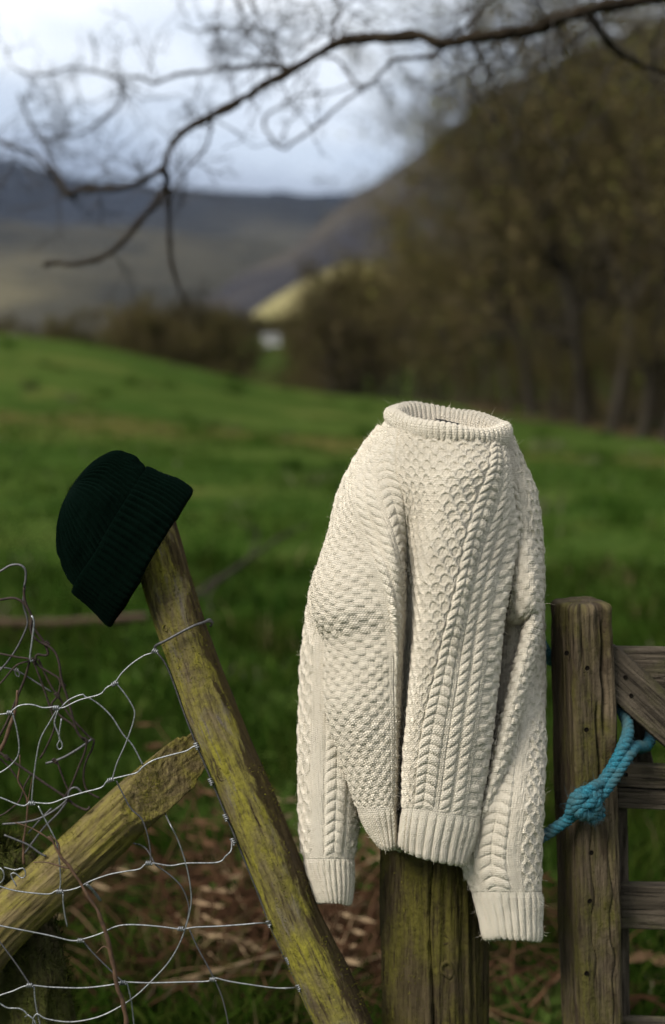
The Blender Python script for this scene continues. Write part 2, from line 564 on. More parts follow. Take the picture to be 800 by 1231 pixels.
MAT['fell'] = hill_mat('fell_grass_and_heather', (.0160, .0176, .0192), (.0464, .0432, .0320), (.1080, .0944, .0560), .0042, top=(40, 190, (.0128, .0176, .0288)))
MAT['heather'] = hill_mat('heather_slope', (.0188, .0188, .0246), (.0325, .0310, .0339), (.0615, .0535, .0419), .006)
MAT['straw'] = hill_mat('dry_hill_pasture', (.08, .085, .03), (.155, .135, .06), (.22, .19, .095), .02)  # the patch of sunlight on this slope is put into the pale grass colour

# ------------------------------------------------------------------ setting: ground, hills
CREST_X = np.array([-900, -300, -100, 0, 100, 150, 200, 300, 400, 500, 620, 800, 1500])
CREST_Y = np.array([398, 398, 401, 405, 417, 427, 438, 459, 474, 482, 486, 490, 494])
DC = 60.0


def ground_h(x, y):
    x = np.asarray(x, float); y = np.asarray(y, float)
    d = np.hypot(x, y)
    front = np.clip(y / (d + 1e-6), 0, 1)
    yy = np.maximum(y, .5)
    px = np.clip(CX + F_PX * x / yy, -900, 1500)
    zc = CAM_Z + (440 - np.interp(px, CREST_X, CREST_Y)) / F_PX * DC
    t = np.clip((y - 9) / (DC - 9), 0, 1)
    up = zc * t * t * (3 - 2 * t)
    k = np.clip((y - DC) / 26, 0, 1); k = k * k * (3 - 2 * k)
    dip = zc * (1 - k) + k * (-1.6)
    r = np.clip((y - 90) / 190, 0, 1)
    far = dip + r * r * (3 - 2 * r) * 8.6 + np.clip((y - 280) / 600, 0, 1) * 10
    z = np.where(y <= DC, up, far) * np.clip((front - .25) / .4, 0, 1)
    und = .035 * fbm(np.stack([x * .9, y * .9, 0 * x], -1), 3, 5) * np.clip(d / 3, 0, 1) + .14 * fbm(np.stack([x * .12, y * .2, 0 * x + 3], -1), 3, 9) * np.clip((d - 6) / 14, 0, 1)
    return z + und * np.clip(1.6 - d / 300, 0, 1)


def build_ground():
    az = np.concatenate([np.radians(np.linspace(-32, 32, 160)), np.radians(np.linspace(34, 326, 90))])
    r = np.concatenate([[0.01], np.geomspace(.4, 420, 160), np.geomspace(460, 3500, 14)])
    X = r[:, None] * np.sin(az)[None]; Y = r[:, None] * np.cos(az)[None]
    V = np.stack([X, Y, ground_h(X, Y)], -1)
    o = obj('ground', mesh_np('ground', V, grid_faces(len(r), len(az), True)[:, ::-1]), MAT['ground'])
    tag(o, 'green sheep pasture rising to the left beyond the fence', 'field', kind='structure')


build_ground()


def hill(name, prof, d0, d1, mat, z0, label, rough=.05, back=1.3, nv=50, seed=1, shape=1.0, extra=None):
    """a ridge: prof = [(px, py)] skyline seen at distance d1, its foot at d0, falling away behind"""
    px = np.unique(np.concatenate([np.linspace(prof[0][0], prof[-1][0], 120), np.linspace(max(prof[0][0], -150), min(prof[-1][0], 950), 150)]))
    py = spline(np.array(prof, float)[:, 1:], np.interp(px, [p[0] for p in prof], np.arange(len(prof))))[:, 0]
    v = np.concatenate([np.linspace(0, 1, nv), np.linspace(1.05, back, 8)])
    d = d0 + (d1 - d0) * v
    zt = CAM_Z + (440 - py) / F_PX * d1
    up = np.where(v <= 1, np.clip(v, 0, 1) ** shape, np.maximum(0, 1 - (v - 1) / (back - 1) * .8))
    Z = z0 + (zt[None] - z0) * up[:, None]
    X = (px - CX)[None] / F_PX * d[:, None]; Y = d[:, None] + 0 * X
    k = (d1 - d0) * .22
    Z = Z + fbm(np.stack([X / k, Y / k, 0 * X + seed], -1), 5, seed) * (zt[None] - z0) * rough * (np.sin(np.pi * np.clip(v, 0, 1)) + .25)[:, None]
    o = obj(name, mesh_np(name, np.stack([X, Y, Z], -1), grid_faces(len(v), len(px))[:, ::-1]), mat)
    tag(o, label, 'hill', kind='structure')


hill('distant_hill', [(-3200, 250), (-2000, 215), (-1200, 180), (-700, 190), (-300, 205), (-100, 214), (0, 218), (100, 226), (200, 231), (300, 236), (400, 238), (520, 240), (700, 230), (1200, 230), (3000, 240)],
     520, 2700, MAT['fell'], 6, 'distant fell with its top in low cloud', rough=.16, seed=4, shape=.9)
hill('wooded_hill', [(130, 402), (180, 380), (230, 358), (270, 340), (310, 322), (350, 303), (390, 268), (420, 242), (460, 219), (500, 190), (540, 158), (580, 126), (620, 100), (700, 66), (800, 30), (950, -20), (1300, -90), (1900, -60), (2600, 60), (3600, 240)],
     330, 900, MAT['heather'], 4, 'dark steep hillside climbing to the right behind the wood', rough=.07, seed=8, shape=.95)
hill('dry_slope', [(290, 402), (300, 384), (310, 373), (330, 359), (355, 345), (380, 333), (405, 323), (430, 318), (460, 322), (500, 360), (530, 402)],
     270, 330, MAT['straw'], 5, 'pale sunlit slope of dry grass across the valley', rough=.05, seed=12)

# ------------------------------------------------------------------ trees
def grow(seed, H, lean=(0, 0), levels=4, r0=.16, first=.22, kids=(9, 7, 6, 4), spread=(.9, .85, .8, .7), ratio=(.55, .52, .5, .5), up=.25, wob=.16):
    """bare broadleaf tree; returns polylines per level: list of (points, radii, level)"""
    rg = np.random.default_rng(seed)
    out = []

    def branch(p, d, L, r, lev):
        n = (9, 7, 5, 4, 3)[lev]
        pts, rad = [p], [r]
        d = d / np.linalg.norm(d)
        for i in range(n):
            d = d + rg.normal(0, wob, 3) + np.array([0, 0, up * (.5 if lev else .35) / n * 3])
            d /= np.linalg.norm(d)
            p = p + d * L / n
            pts.append(p); rad.append(max(r * (1 - .82 * (i + 1) / n), .004))
        out.append((np.array(pts), np.array(rad), lev))
        if lev >= levels: return
        nk = kids[lev]
        for k in range(nk):
            f = first + (1 - first) * (k + rg.random()) / nk if lev == 0 else .2 + .8 * (k + rg.random()) / nk
            i = min(f, .999) * n; j = int(i)
            q = pts[j] + (pts[j + 1] - pts[j]) * (i - j)
            dd = pts[j + 1] - pts[j]; dd = dd / np.linalg.norm(dd)
            a = rg.normal(0, 1, 3); a -= dd * a.dot(dd); a /= np.linalg.norm(a)
            s = spread[lev] * rg.uniform(.7, 1.2)
            nd = dd * math.cos(s) + a * math.sin(s)
            rr = np.interp(i, range(n + 1), rad) * rg.uniform(.5, .75)
            LL = L * ratio[lev] * rg.uniform(.7, 1.2) * (1.15 - .5 * f if lev == 0 else 1)
            branch(q, nd, LL, max(rr, .005), lev + 1)
    branch(np.zeros(3), np.array([lean[0], lean[1], 1.0]), H, r0, 0)
    return out


def tree_meshes(seed, H, leaf=.5, leafsize=.07, tw=1.0, **kw):
    br = grow(seed, H, **kw)
    rg = np.random.default_rng(seed + 100)
    tb, cb = Bag(), Bag()
    A, B_, ra, rb, lf = [], [], [], [], []
    for pts, rad, lev in br:
        if lev <= 1:
            V, q, t, g = tube(pts, rad, 7 if lev == 0 else 5, caps=False)
            tb.add(V, q)
        else:
            A.append(pts[:-1]); B_.append(pts[1:]); ra.append(rad[:-1] * tw); rb.append(rad[1:] * tw)
            if lev >= 3: lf.append(pts[1:])
    A, B_, ra, rb = map(np.concatenate, (A, B_, ra, rb))
    V, q = prisms(A, B_, ra, rb, 3)
    cb.add(V, q, tone=np.repeat(rg.random(len(A)) * .75, 6))
    lf = np.concatenate(lf)
    k = rg.random(len(lf)) < leaf
    lf = lf[k] + rg.normal(0, .06, (k.sum(), 3))
    d1 = rg.normal(0, 1, lf.shape); d1 /= np.linalg.norm(d1, axis=1)[:, None]
    d2 = np.cross(d1, rg.normal(0, 1, lf.shape)); d2 /= np.linalg.norm(d2, axis=1)[:, None]
    sz = leafsize * rg.uniform(.5, 1.4, len(lf))[:, None]
    V = np.stack([lf - d1 * sz, lf + d2 * sz * .5, lf + d1 * sz, lf - d2 * sz * .5], 1)
    cb.add(V, np.arange(len(lf) * 4).reshape(-1, 4), tone=np.repeat(.55 + .45 * rg.random(len(lf)), 4))
    return tb.mesh('trunk'), cb.mesh('crown', smooth=False)


PROTO = [tree_meshes(11, 10.5, leaf=.40, leafsize=.08, first=.16),
         tree_meshes(23, 9.0, leaf=.35, first=.12, kids=(11, 7, 6, 4)),
         tree_meshes(37, 11.5, leaf=.30, leafsize=.08, first=.2, lean=(.1, 0)),
         tree_meshes(41, 8.0, leaf=.12, first=.08, kids=(10, 8, 6, 4), up=.35),
         tree_meshes(59, 5.2, leaf=.25, leafsize=.05, first=.05, r0=.09, kids=(10, 7, 6, 3)),
         tree_meshes(67, 6.0, leaf=.15, leafsize=.12, tw=2.6, first=.06, r0=.14, kids=(11, 7, 6, 3)),
         tree_meshes(73, 5.5, leaf=.10, leafsize=.12, tw=2.6, first=.04, r0=.13, kids=(12, 8, 5, 3), up=.1),
         tree_meshes(79, 5.0, leaf=.8, leafsize=.30, tw=8.0, first=.03, r0=.2, kids=(12, 8, 5, 3), up=.1)]


def add_tree(px, d, k, scale, rot, label, group, name='bare_tree'):
    x = (px - CX) / F_PX * d
    z = float(ground_h(np.array([x]), np.array([d]))[0])
    root = empty(name, (x, d, z - .1), label, 'tree', group)
    for nm, me, mt in (('trunk', PROTO[k][0], MAT['bark']), ('crown', PROTO[k][1], MAT['crown'])):
        o = bpy.data.objects.new(nm, me); C.objects.link(o); o.parent = root
        if not me.materials: me.materials.append(mt)
        o.scale = (scale,) * 3; o.rotation_euler = (0, 0, rot)
    return root


PROTO_H = [max(v.co.z for v in p[1].vertices) for p in PROTO]
TOPS = [(-100, 366), (0, 370), (60, 374), (130, 380), (150, 364), (200, 352), (250, 358), (285, 360), (304, 395), (344, 395), (362, 350), (385, 332), (410, 316), (440, 306),
        (470, 286), (500, 258), (540, 212), (580, 168), (610, 122), (640, 10), (680, -90), (800, -160), (950, -200)]


def size_for(px, d, k, f):
    """tree height that reaches the skyline of the wood where the tree stands"""
    top = np.interp(px, [t[0] for t in TOPS], [t[1] for t in TOPS])
    z = float(ground_h(np.array([(px - CX) / F_PX * d]), np.array([d]))[0])
    return max(.8, (440 - top) / F_PX * d + CAM_Z - z) * f / PROTO_H[k]


rt = random.Random(5)
# the wood that closes the field on the right: its edge runs from near right to far middle
WOOD = [(860, 25, 0), (905, 28, 2), (800, 29, 2), (770, 31, 3), (735, 33, 0), (850, 35, 1), (700, 36, 1), (760, 39, 2), (665, 40, 2), (640, 43, 3), (715, 45, 0), (612, 47, 0), (800, 46, 0), (585, 50, 1),
        (660, 53, 2), (556, 54, 3), (745, 56, 1), (530, 57, 2), (620, 60, 0), (505, 60, 1), (690, 66, 2), (570, 67, 2), (480, 63, 3), (535, 74, 0), (630, 76, 1), (455, 68, 1), (492, 80, 2), (780, 68, 3), (830, 60, 2)]
for px, d, k in WOOD:
    add_tree(px, d, k, size_for(px, d, k, rt.uniform(.86, 1.1)), rt.uniform(0, 6.28), 'bare brown tree in the wood along the right edge of the field', 'trees of the wood on the right')
VALLEY = [(408, 64, 3), (420, 68, 1), (396, 72, 0), (380, 78, 3), (376, 84, 1), (436, 74, 2), (388, 92, 2), (424, 88, 0), (270, 80, 1), (264, 84, 2), (248, 82, 3), (232, 80, 1),
          (214, 78, 0), (197, 76, 3), (178, 75, 1), (160, 78, 3), (276, 98, 3), (240, 100, 0), (206, 96, 2), (172, 94, 0)]
VALLEY = [(px, d, 5 + (k % 2)) for px, d, k in VALLEY] + [(px, 86 + (px % 7), 5 + (px % 2)) for px in (150, 168, 187, 205, 222, 240, 256, 271, 392, 401, 415, 430, 446, 462)]
for px, d, k in VALLEY:
    add_tree(px, d, k, size_for(px, d, k, rt.uniform(.85, 1.12)), rt.uniform(0, 6.28), 'small bare tree in the valley beyond the brow of the field', 'bare trees in the valley')
for px, d in [(-40, 75), (-10, 78), (12, 74), (38, 76), (62, 73), (84, 75), (104, 74), (124, 75), (142, 76)]:
    add_tree(px, d, 5 + (px % 2), size_for(px, d, 5 + (px % 2), rt.uniform(.85, 1.15)), rt.uniform(0, 6.28), 'leafless hedgerow shrub on the skyline at the left end of the field', 'hedgerow shrubs on the left', 'hedge_shrub')
for px, d in [(286, 236), (300, 244), (314, 250), (330, 246), (346, 240), (360, 236)]:
    add_tree(px, d, 7, ((440 - 376) / F_PX * d + CAM_Z - float(ground_h(np.array([(px - CX) / F_PX * d]), np.array([d]))[0])) / PROTO_H[7] * rt.uniform(.9, 1.1), rt.uniform(0, 6.28),
             'dark tree behind the white farmhouse', 'trees behind the farmhouse')
for px in range(250, 470, 13):
    add_tree(px + rt.uniform(-4, 4), 63 + rt.uniform(0, 5), 4, rt.uniform(.13, .20), rt.uniform(0, 6.28), 'low dark hedge bush along the brow of the field', 'low hedge bushes on the brow', 'hedge_bush')
for i in range(46):                                # undergrowth along the edge of the wood
    f = (i + rt.random()) / 46
    px = 470 + 350 * f; d = 64 - 36 * f ** .85 + rt.uniform(0, 5)
    add_tree(px, d, 4, rt.uniform(.34, .55), rt.uniform(0, 6.28), 'low brown leafless bush at the foot of the wood on the right', 'bushes along the wood edge', 'bush')


def far_wood():
    """woodland on the hillside: hundreds of crowns that read as one mass"""
    rg = np.random.default_rng(3)
    b = Bag()
    for i in range(420):
        d = rg.uniform(90, 420)
        px = rg.uniform(415, 900) if d < 330 else rg.uniform(300, 900)
        x = (px - CX) / F_PX * d
        zt = 2 + max(0, (d - 110)) * .06 * np.clip((px - 380) / 150, 0, 1.6)
        if d < 330 and px < 480: zt = 2
        h = rg.uniform(5, 9)
        n = 170
        c = rg.normal(0, 1, (n, 3)); c /= np.linalg.norm(c, axis=1)[:, None]
        c *= (rg.random(n) ** .4)[:, None] * np.array([h * .42, h * .42, h * .5])
        c += (x, d, zt + h * .45)
        dirs = rg.normal(0, 1, (n, 3)); dirs[:, 2] = np.abs(dirs[:, 2]) + .6; dirs /= np.linalg.norm(dirs, axis=1)[:, None]
        L = rg.uniform(.5, 1.5, n)[:, None]; w = rg.normal(0, 1, (n, 3)); w = np.cross(dirs, w); w /= np.linalg.norm(w, axis=1)[:, None]
        V = np.stack([c - w * .10, c + w * .10, c + dirs * L], 1)
        tone = np.clip(rg.uniform(.1, .9) + rg.normal(0, .12, n), 0, 1)
        b.add(V, None, np.arange(n * 3).reshape(-1, 3), tone=np.repeat(tone, 3))
    o = obj('distant_wood', b.mesh('distant_wood', False), MAT['crown'])
    tag(o, 'bare woodland covering the foot of the dark hillside', 'woodland', kind='stuff')


far_wood()


def house():
    d = 215.0
    x = (327 - CX) / F_PX * d
    z = float(ground_h(np.array([x]), np.array([d]))[0])
    z = z + .1
    r = empty('farmhouse', (x, d, z), 'small white farmhouse across the valley', 'house')
    w, dp, h = 2.5, 2.2, .95

    def boxm(name, x0, x1, y0, y1, z0, z1, mat):
        V = [(x0, y0, z0), (x1, y0, z0), (x1, y1, z0), (x0, y1, z0), (x0, y0, z1), (x1, y0, z1), (x1, y1, z1), (x0, y1, z1)]
        q = [(0, 3, 2, 1), (4, 5, 6, 7), (0, 1, 5, 4), (1, 2, 6, 5), (2, 3, 7, 6), (3, 0, 4, 7)]
        o = bpy.data.objects.new(name, mesh_np(name, V, q, smooth=False)); o.data.materials.append(mat); C.objects.link(o); o.parent = r
        return o
    boxm('wall', -w / 2, w / 2, -dp / 2, dp / 2, -2.5, h, MAT['stone_white'])
    V = [(-w / 2 - .2, -dp / 2 - .2, h + .01), (w / 2 + .2, -dp / 2 - .2, h + .01), (w / 2 + .2, dp / 2 + .2, h + .01), (-w / 2 - .2, dp / 2 + .2, h + .01), (-w / 2 - .2, 0, h + .7), (w / 2 + .2, 0, h + .7)]
    o = bpy.data.objects.new('roof', mesh_np('roof', V, [(0, 1, 5, 4), (2, 3, 4, 5), (0, 3, 2, 1)], [(0, 4, 3), (1, 2, 5)], smooth=False))
    o.data.materials.append(MAT['slate']); C.objects.link(o); o.parent = r
    for i in (-.65, .65):
        boxm('window', i - .14, i + .14, -dp / 2 - .03, -dp / 2 + .05, .35, .65, MAT['pane'])


house()


# the limb that reaches over the view from a tree standing off to the right
def overhang():
    root = empty('overhanging_tree', (3.8, 3.9, 0), 'dark bare limb of a tree reaching in from the upper right over the view', 'tree')
    rg = np.random.default_rng(21)
    tw = Bag()
    tips = []

    def limb(name, pts, d, w, sides=8, twigs=0, tl=.16):
        pts = np.array(pts, float)
        dd = (np.linspace(d[0], d[1], len(pts)) + rg.normal(0, .03, len(pts))) * 1.25
        W = P(pts[:, 0], pts[:, 1], dd)
        R = np.linspace(w[0], w[1], len(pts)) * .43 / F_PX * dd
        pr = resample(np.concatenate([W, R[:, None]], 1), .012)
        path, R = pr[:, :3], pr[:, 3]
        path = path + .006 * np.stack([vnoise(path * 14, 1), vnoise(path * 14, 2), vnoise(path * 14, 3)], -1)
        R = R * (1 + .32 * vnoise(path * 26, 4) + .2 * vnoise(path * 75, 6))
        V, q, t, g = tube(path, np.maximum(R, .0012), sides)
        b = Bag(); b.add(V, q, t, grain=g)
        if twigs == 0 and name == 'branch': pass
        obj(name, b.mesh(name), MAT['bark_dark'], root)
        for i in range(twigs):
            k = rg.integers(1, len(path) - 1)
            spray(path[k], rg.uniform(.5, 1.2) * tl * 1.25, .0031, 0)
        return path

    def spray(p, L, r, lev, d=None):
        if d is None:
            d = rg.normal(0, 1, 3); d[1] *= .6; d[2] += .35
        d = d / np.linalg.norm(d)
        n = 5
        a, b2 = [], []
        for i in range(n):
            d = d + rg.normal(0, .17, 3); d /= np.linalg.norm(d)
            q = p + d * L / n
            a.append(p); b2.append(q)
            if lev < 2 and rg.random() < (.8 if lev == 0 else .4):
                s = rg.normal(0, 1, 3)
                spray(q, L * rg.uniform(.4, .7), r * .72, lev + 1, d * .7 + s * .5)
            p = q
        rr = np.linspace(r, r * .5, n + 1)
        V, f = prisms(np.array(a), np.array(b2), rr[:-1], rr[1:], 3)
        tw.add(V, f)

    # off-frame trunk and the bough that carries the limb
    tp = np.array([[3.8, 3.9, -.1], [3.75, 3.92, .6], [3.7, 3.95, 1.3], [3.8, 4.0, 2.2], [4.0, 4.1, 3.4], [4.1, 4.3, 4.8]])
    V, q, t, g = tube(resample(tp, .12), np.linspace(.27, .10, len(resample(tp, .12))), 14)
    obj('trunk', mesh_np('trunk', V, q, t, attrs={'grain': g}), MAT['bark_dark'], root)
    p0 = P(830, -14, 4.0)
    bp = np.array([[3.77, 3.98, 2.05], [3.0, 4.0, 2.35], [2.1, 4.0, 2.52], list(p0)])
    bb = resample(bp, .06)
    V, q, t, g = tube(bb, np.linspace(.10, .018, len(bb)), 10)
    obj('bough', mesh_np('bough', V, q, t, attrs={'grain': g}), MAT['bark_dark'], root)
    limb('limb', [(832, -14), (760, 2), (700, 14), (640, 34), (590, 44), (560, 46), (530, 52), (500, 42), (460, 46), (420, 47), (400, 54), (370, 72), (345, 87),
                  (310, 107), (285, 124), (255, 139), (225, 155), (206, 175), (199, 200), (200, 225), (190, 242), (170, 262), (150, 285), (130, 305), (100, 317), (72, 315), (52, 319)],
         (3.2, 3.9), (17, 6.5), 10, 24, .20)
    limb('branch', [(200, 205), (201, 240), (203, 280), (208, 320), (220, 355), (228, 370)], (3.8, 3.9), (7, 4), 6, 2, .1)
    limb('branch', [(196, 204), (170, 217), (140, 226), (100, 228), (82, 231), (70, 220), (55, 200), (42, 186), (20, 178), (-15, 164)], (3.8, 4.4), (8.5, 5), 6, 10, .16)
    limb('branch', [(84, 232), (88, 240), (76, 222), (62, 198), (50, 172), (34, 140), (22, 112)], (4.3, 5.0), (6, 3), 6, 12, .18)
    limb('branch', [(345, 82), (325, 78), (300, 80), (250, 84), (215, 90), (185, 101), (165, 93), (145, 93), (118, 86), (86, 80), (50, 90), (20, 84)], (3.7, 4.9), (6, 3), 6, 20, .2)
    limb('branch', [(146, 95), (148, 112), (140, 130), (120, 146), (96, 160), (74, 166), (50, 170)], (4.5, 5.3), (5, 3), 6, 8, .16)
    limb('branch', [(545, 50), (520, 66), (492, 70), (470, 74), (452, 95), (436, 103), (424, 94), (408, 72), (385, 66)], (3.4, 4.3), (6, 4), 6, 4, .12)
    limb('branch', [(440, 102), (405, 128), (382, 150), (356, 168), (340, 178), (326, 166), (318, 146), (332, 130), (360, 116), (398, 110), (430, 101)], (3.9, 5.0), (4.5, 3), 6, 6, .14)
    limb('branch', [(528, 50), (552, 36), (574, 16), (600, -8)], (3.4, 3.8), (6, 4), 6, 6, .16)
    limb('branch', [(696, 14), (716, 30), (742, 60), (776, 80), (830, 92)], (3.3, 3.8), (11, 7), 6, 8, .2)
    limb('branch', [(255, 140), (252, 165), (240, 188), (224, 206), (222, 232), (212, 262)], (3.7, 4.3), (5, 3), 6, 8, .14)
    limb('branch', [(345, 84), (320, 62), (300, 40), (310, 22), (300, -6)], (3.7, 4.6), (4.5, 3), 6, 12, .18)
    limb('branch', [(400, 54), (402, 30), (410, 10), (398, -10)], (3.5, 4.2), (4.5, 3), 6, 10, .16)
    limb('branch', [(300, 40), (262, 30), (236, 36), (214, 30)], (4.4, 4.8), (3.5, 2.5), 6, 9, .15)
    limb('branch', [(640, 34), (620, 66), (590, 92), (560, 110)], (3.4, 4.2), (4, 2.5), 6, 8, .18)
    limb('branch', [(600, 44), (570, 80), (545, 96), (515, 110)], (3.5, 4.6), (4, 2.5), 6, 7, .17)
    limb('branch', [(720, 12), (690, 50), (660, 70), (630, 90)], (3.4, 4.4), (4, 2.5), 6, 8, .2)
    obj('twigs', tw.mesh('twigs'), MAT['twig'], root)


overhang()

def haze():
    """one even body of damp valley air round the camera and the whole scene"""
    x, y0, y1, z0, z1 = 3800, -3700, 3800, -6, 620
    V = [(-x, y0, z0), (x, y0, z0), (x, y1, z0), (-x, y1, z0), (-x, y0, z1), (x, y0, z1), (x, y1, z1), (-x, y1, z1)]
    q = [(0, 3, 2, 1), (4, 5, 6, 7), (0, 1, 5, 4), (1, 2, 6, 5), (2, 3, 7, 6), (3, 0, 4, 7)]
    m = bpy.data.materials.new('valley_air'); m.use_nodes = True
    nt = m.node_tree; nt.nodes.clear()
    out = nt.nodes.new('ShaderNodeOutputMaterial'); v = nt.nodes.new('ShaderNodeVolumePrincipled')
    v.inputs['Color'].default_value = (.80, .88, 1.0, 1); v.inputs['Density'].default_value = HAZE; v.inputs['Anisotropy'].default_value = .2
    nt.links.new(v.outputs[0], out.inputs['Volume'])
    o = obj('haze', mesh_np('haze', V, q, smooth=False), m)
    tag(o, 'thin blue-grey haze filling the valley', 'haze', kind='stuff')


HAZE = .00004
haze()

# ------------------------------------------------------------------ undergrowth
def blades(name, n, xr, dr, hr, wr, mat, label, seed, power=1.0, lean=.5, avoid=None):
    rg = np.random.default_rng(seed)
    d = dr[0] + (dr[1] - dr[0]) * rg.random(n) ** power
    x = rg.uniform(xr[0], xr[1], n) * d
    cl = fbm(np.stack([x * 2.2, d * 2.2, 0 * x], -1), 3, seed)
    h = rg.uniform(hr[0], hr[1], n) * np.clip(.75 + .6 * cl, .3, 1.6)
    z = ground_h(x, d)
    base = np.stack([x, d, z - .01], -1)
    a = rg.uniform(0, 2 * np.pi, n)
    side = np.stack([np.cos(a), np.sin(a), 0 * a], -1) * (rg.uniform(wr[0], wr[1], n) * (1 + d / 12))[:, None]
    bend = rg.normal(0, lean, (n, 3)) * h[:, None]; bend[:, 2] = 0
    mid = base + bend * .35 + np.stack([0 * h, 0 * h, h * .62], -1)
    tip = base + bend + np.stack([0 * h, 0 * h, h], -1)
    V = np.stack([base - side, base + side, mid - side * .8, mid + side * .8, tip], 1)
    i = np.arange(n)[:, None] * 5
    q = i + np.array([[0, 1, 3, 2]]); t = i + np.array([[2, 3, 4]])
    tone = np.clip(.45 + .25 * cl + rg.normal(0, .17, n), 0, 1)
    o = obj(name, mesh_np(name, V.reshape(-1, 3), q, t, smooth=False, attrs={'tone': np.repeat(tone, 5)}), mat)
    tag(o, label, 'grass', kind='stuff')


blades('meadow_grass', 48000, (-.34, .34), (5.2, 26), (.04, .10), (.003, .006), MAT['grass'], 'short grazed green grass of the field', 31, 1.3)
blades('rough_grass', 40000, (-.34, .34), (2.75, 10.0), (.05, .20), (.0018, .0038), MAT['rough_grass'], 'dark rough grass growing along the fence', 32, 1.6)


def tussocks():
    rg = np.random.default_rng(91)
    V, tone = [], []
    for i in range(90):
        d = 7 + 45 * rg.random() ** 1.4; x = rg.uniform(-.27, .24) * d
        n = 70; r = rg.uniform(.06, .22)
        bx = x + rg.normal(0, r, n); by = d + rg.normal(0, r, n); z = ground_h(bx, by)
        h = rg.uniform(.10, .30) * rg.uniform(.5, 1.2, n)
        a = rg.uniform(0, 6.28, n); w = .006 * (1 + d / 14)
        lean = rg.normal(0, .45, (n, 2)) * h[:, None]
        V.append(np.stack([np.stack([bx - w * np.cos(a), by - w * np.sin(a), z], -1), np.stack([bx + w * np.cos(a), by + w * np.sin(a), z], -1),
                           np.stack([bx + lean[:, 0], by + lean[:, 1], z + h], -1)], 1))
        t0 = rg.uniform(.1, .95)
        tone.append(np.repeat(np.clip(t0 + rg.normal(0, .1, n), 0, 1), 3))
    V = np.concatenate(V).reshape(-1, 3)
    o = obj('grass_tussocks', mesh_np('grass_tussocks', V, None, np.arange(len(V)).reshape(-1, 3), False, {'tone': np.concatenate(tone)}), MAT['grass'])
    tag(o, 'scattered taller tufts of grass in the field', 'grass', kind='stuff')


tussocks()


def bracken():
    rg = np.random.default_rng(44)
    b = Bag()
    for i in range(560):
        d = rg.uniform(2.9, 3.75)
        u = rg.random()
        px = rg.uniform(120, 470) if u < .72 else (rg.uniform(-40, 130) if u < .80 else (rg.uniform(470, 640) if u < .95 else rg.uniform(640, 830)))
        x = (px - CX) / F_PX * d
        z = float(ground_h(np.array([x]), np.array([d]))[0])
        L = rg.uniform(.2, .62) * (1 if px < 640 else .6)
        a = rg.uniform(0, 6.28); e = rg.uniform(.05, .95)
        dr = np.array([math.cos(a) * math.cos(e), math.sin(a) * math.cos(e) * .6, math.sin(e)])
        p = np.array([x, d, z + rg.uniform(0, .06)]); pts = [p]
        for k in range(7):
            dr = dr + rg.normal(0, .16, 3) + np.array([0, 0, -.10]); dr /= np.linalg.norm(dr)
            p = p + dr * L / 7
            p[2] = max(p[2], z + .012); pts.append(p.copy())
        pts = np.array(pts); r = rg.uniform(.0012, .0042)
        V, q, t, g = tube(pts, np.linspace(r, r * .4, 8), 4, caps=False)
        tone = np.clip(rg.beta(1.3, 1.6), 0, 1)
        b.add(V, q, tone=np.full(len(V), tone))
        if rg.random() < .3:                     # withered fronds
            for k in range(2, 8):
                for s in (-1, 1):
                    w = np.cross(pts[k] - pts[k - 1], (0, 0, 1.0)); w /= np.linalg.norm(w) + 1e-9
                    q0 = pts[k]; l = rg.uniform(.03, .09)
                    tip = q0 + w * s * l + np.array([0, 0, -.3 * l]) + (pts[k] - pts[k - 1]) * .4
                    e2 = np.array([0, 0, .006])
                    b.add([q0, (q0 + tip) / 2 + e2, tip, (q0 + tip) / 2 - e2], [[0, 1, 2, 3]], tone=np.full(4, min(1, tone + .12)))
    o = obj('dead_bracken', b.mesh('dead_bracken'), MAT['bracken'])
    tag(o, 'tangle of dead reddish bracken stems on the ground behind the posts', 'bracken', kind='stuff')


bracken()


def flowers():
    rg = np.random.default_rng(9)
    for i, (px, py, d, lab) in enumerate([(620, 1186, 3.5, 'small yellow flower low between the thick post and the gate post'), (646, 1180, 3.6, 'small yellow flower beside the foot of the gate post'),
                                          (664, 1077, 4.1, 'small yellow flower just left of the gate post at rail height'), (222, 1017, 4.6, 'small yellow flower in the grass below the strut tip'),
                                          (246, 1062, 4.4, 'small yellow flower in the grass left of the leaning post'), (752, 995, 5.2, 'small yellow flower seen below the gate middle rail')]):
        c = P(px, py, d)
        z = float(ground_h(c[:1], c[1:2])[0])
        r = empty('yellow_flower', (c[0], c[1], z), lab, 'flower', 'yellow flowers in the rough grass')
        st = np.stack([np.linspace(c[0] + .02, c[0], 6), np.full(6, c[1]), np.linspace(z, c[2], 6)], -1)
        V, q, t, g = tube(st, .0016, 5)
        me = mesh_np('stem', V, q, t, attrs={'tone': np.full(len(V), .5)})
        obj('stem', me, MAT['grass'], r)
        b = Bag()
        for k in range(7):
            a = k * 2 * math.pi / 7; u = np.array([math.cos(a), -.35, math.sin(a)]); w = np.array([-math.sin(a), 0, math.cos(a)])
            b.add([c, c + u * .007 + w * .004, c + u * .014, c + u * .007 - w * .004], [[0, 1, 2, 3]])
        obj('petals', b.mesh('petals'), MAT['flower'], r)


flowers()


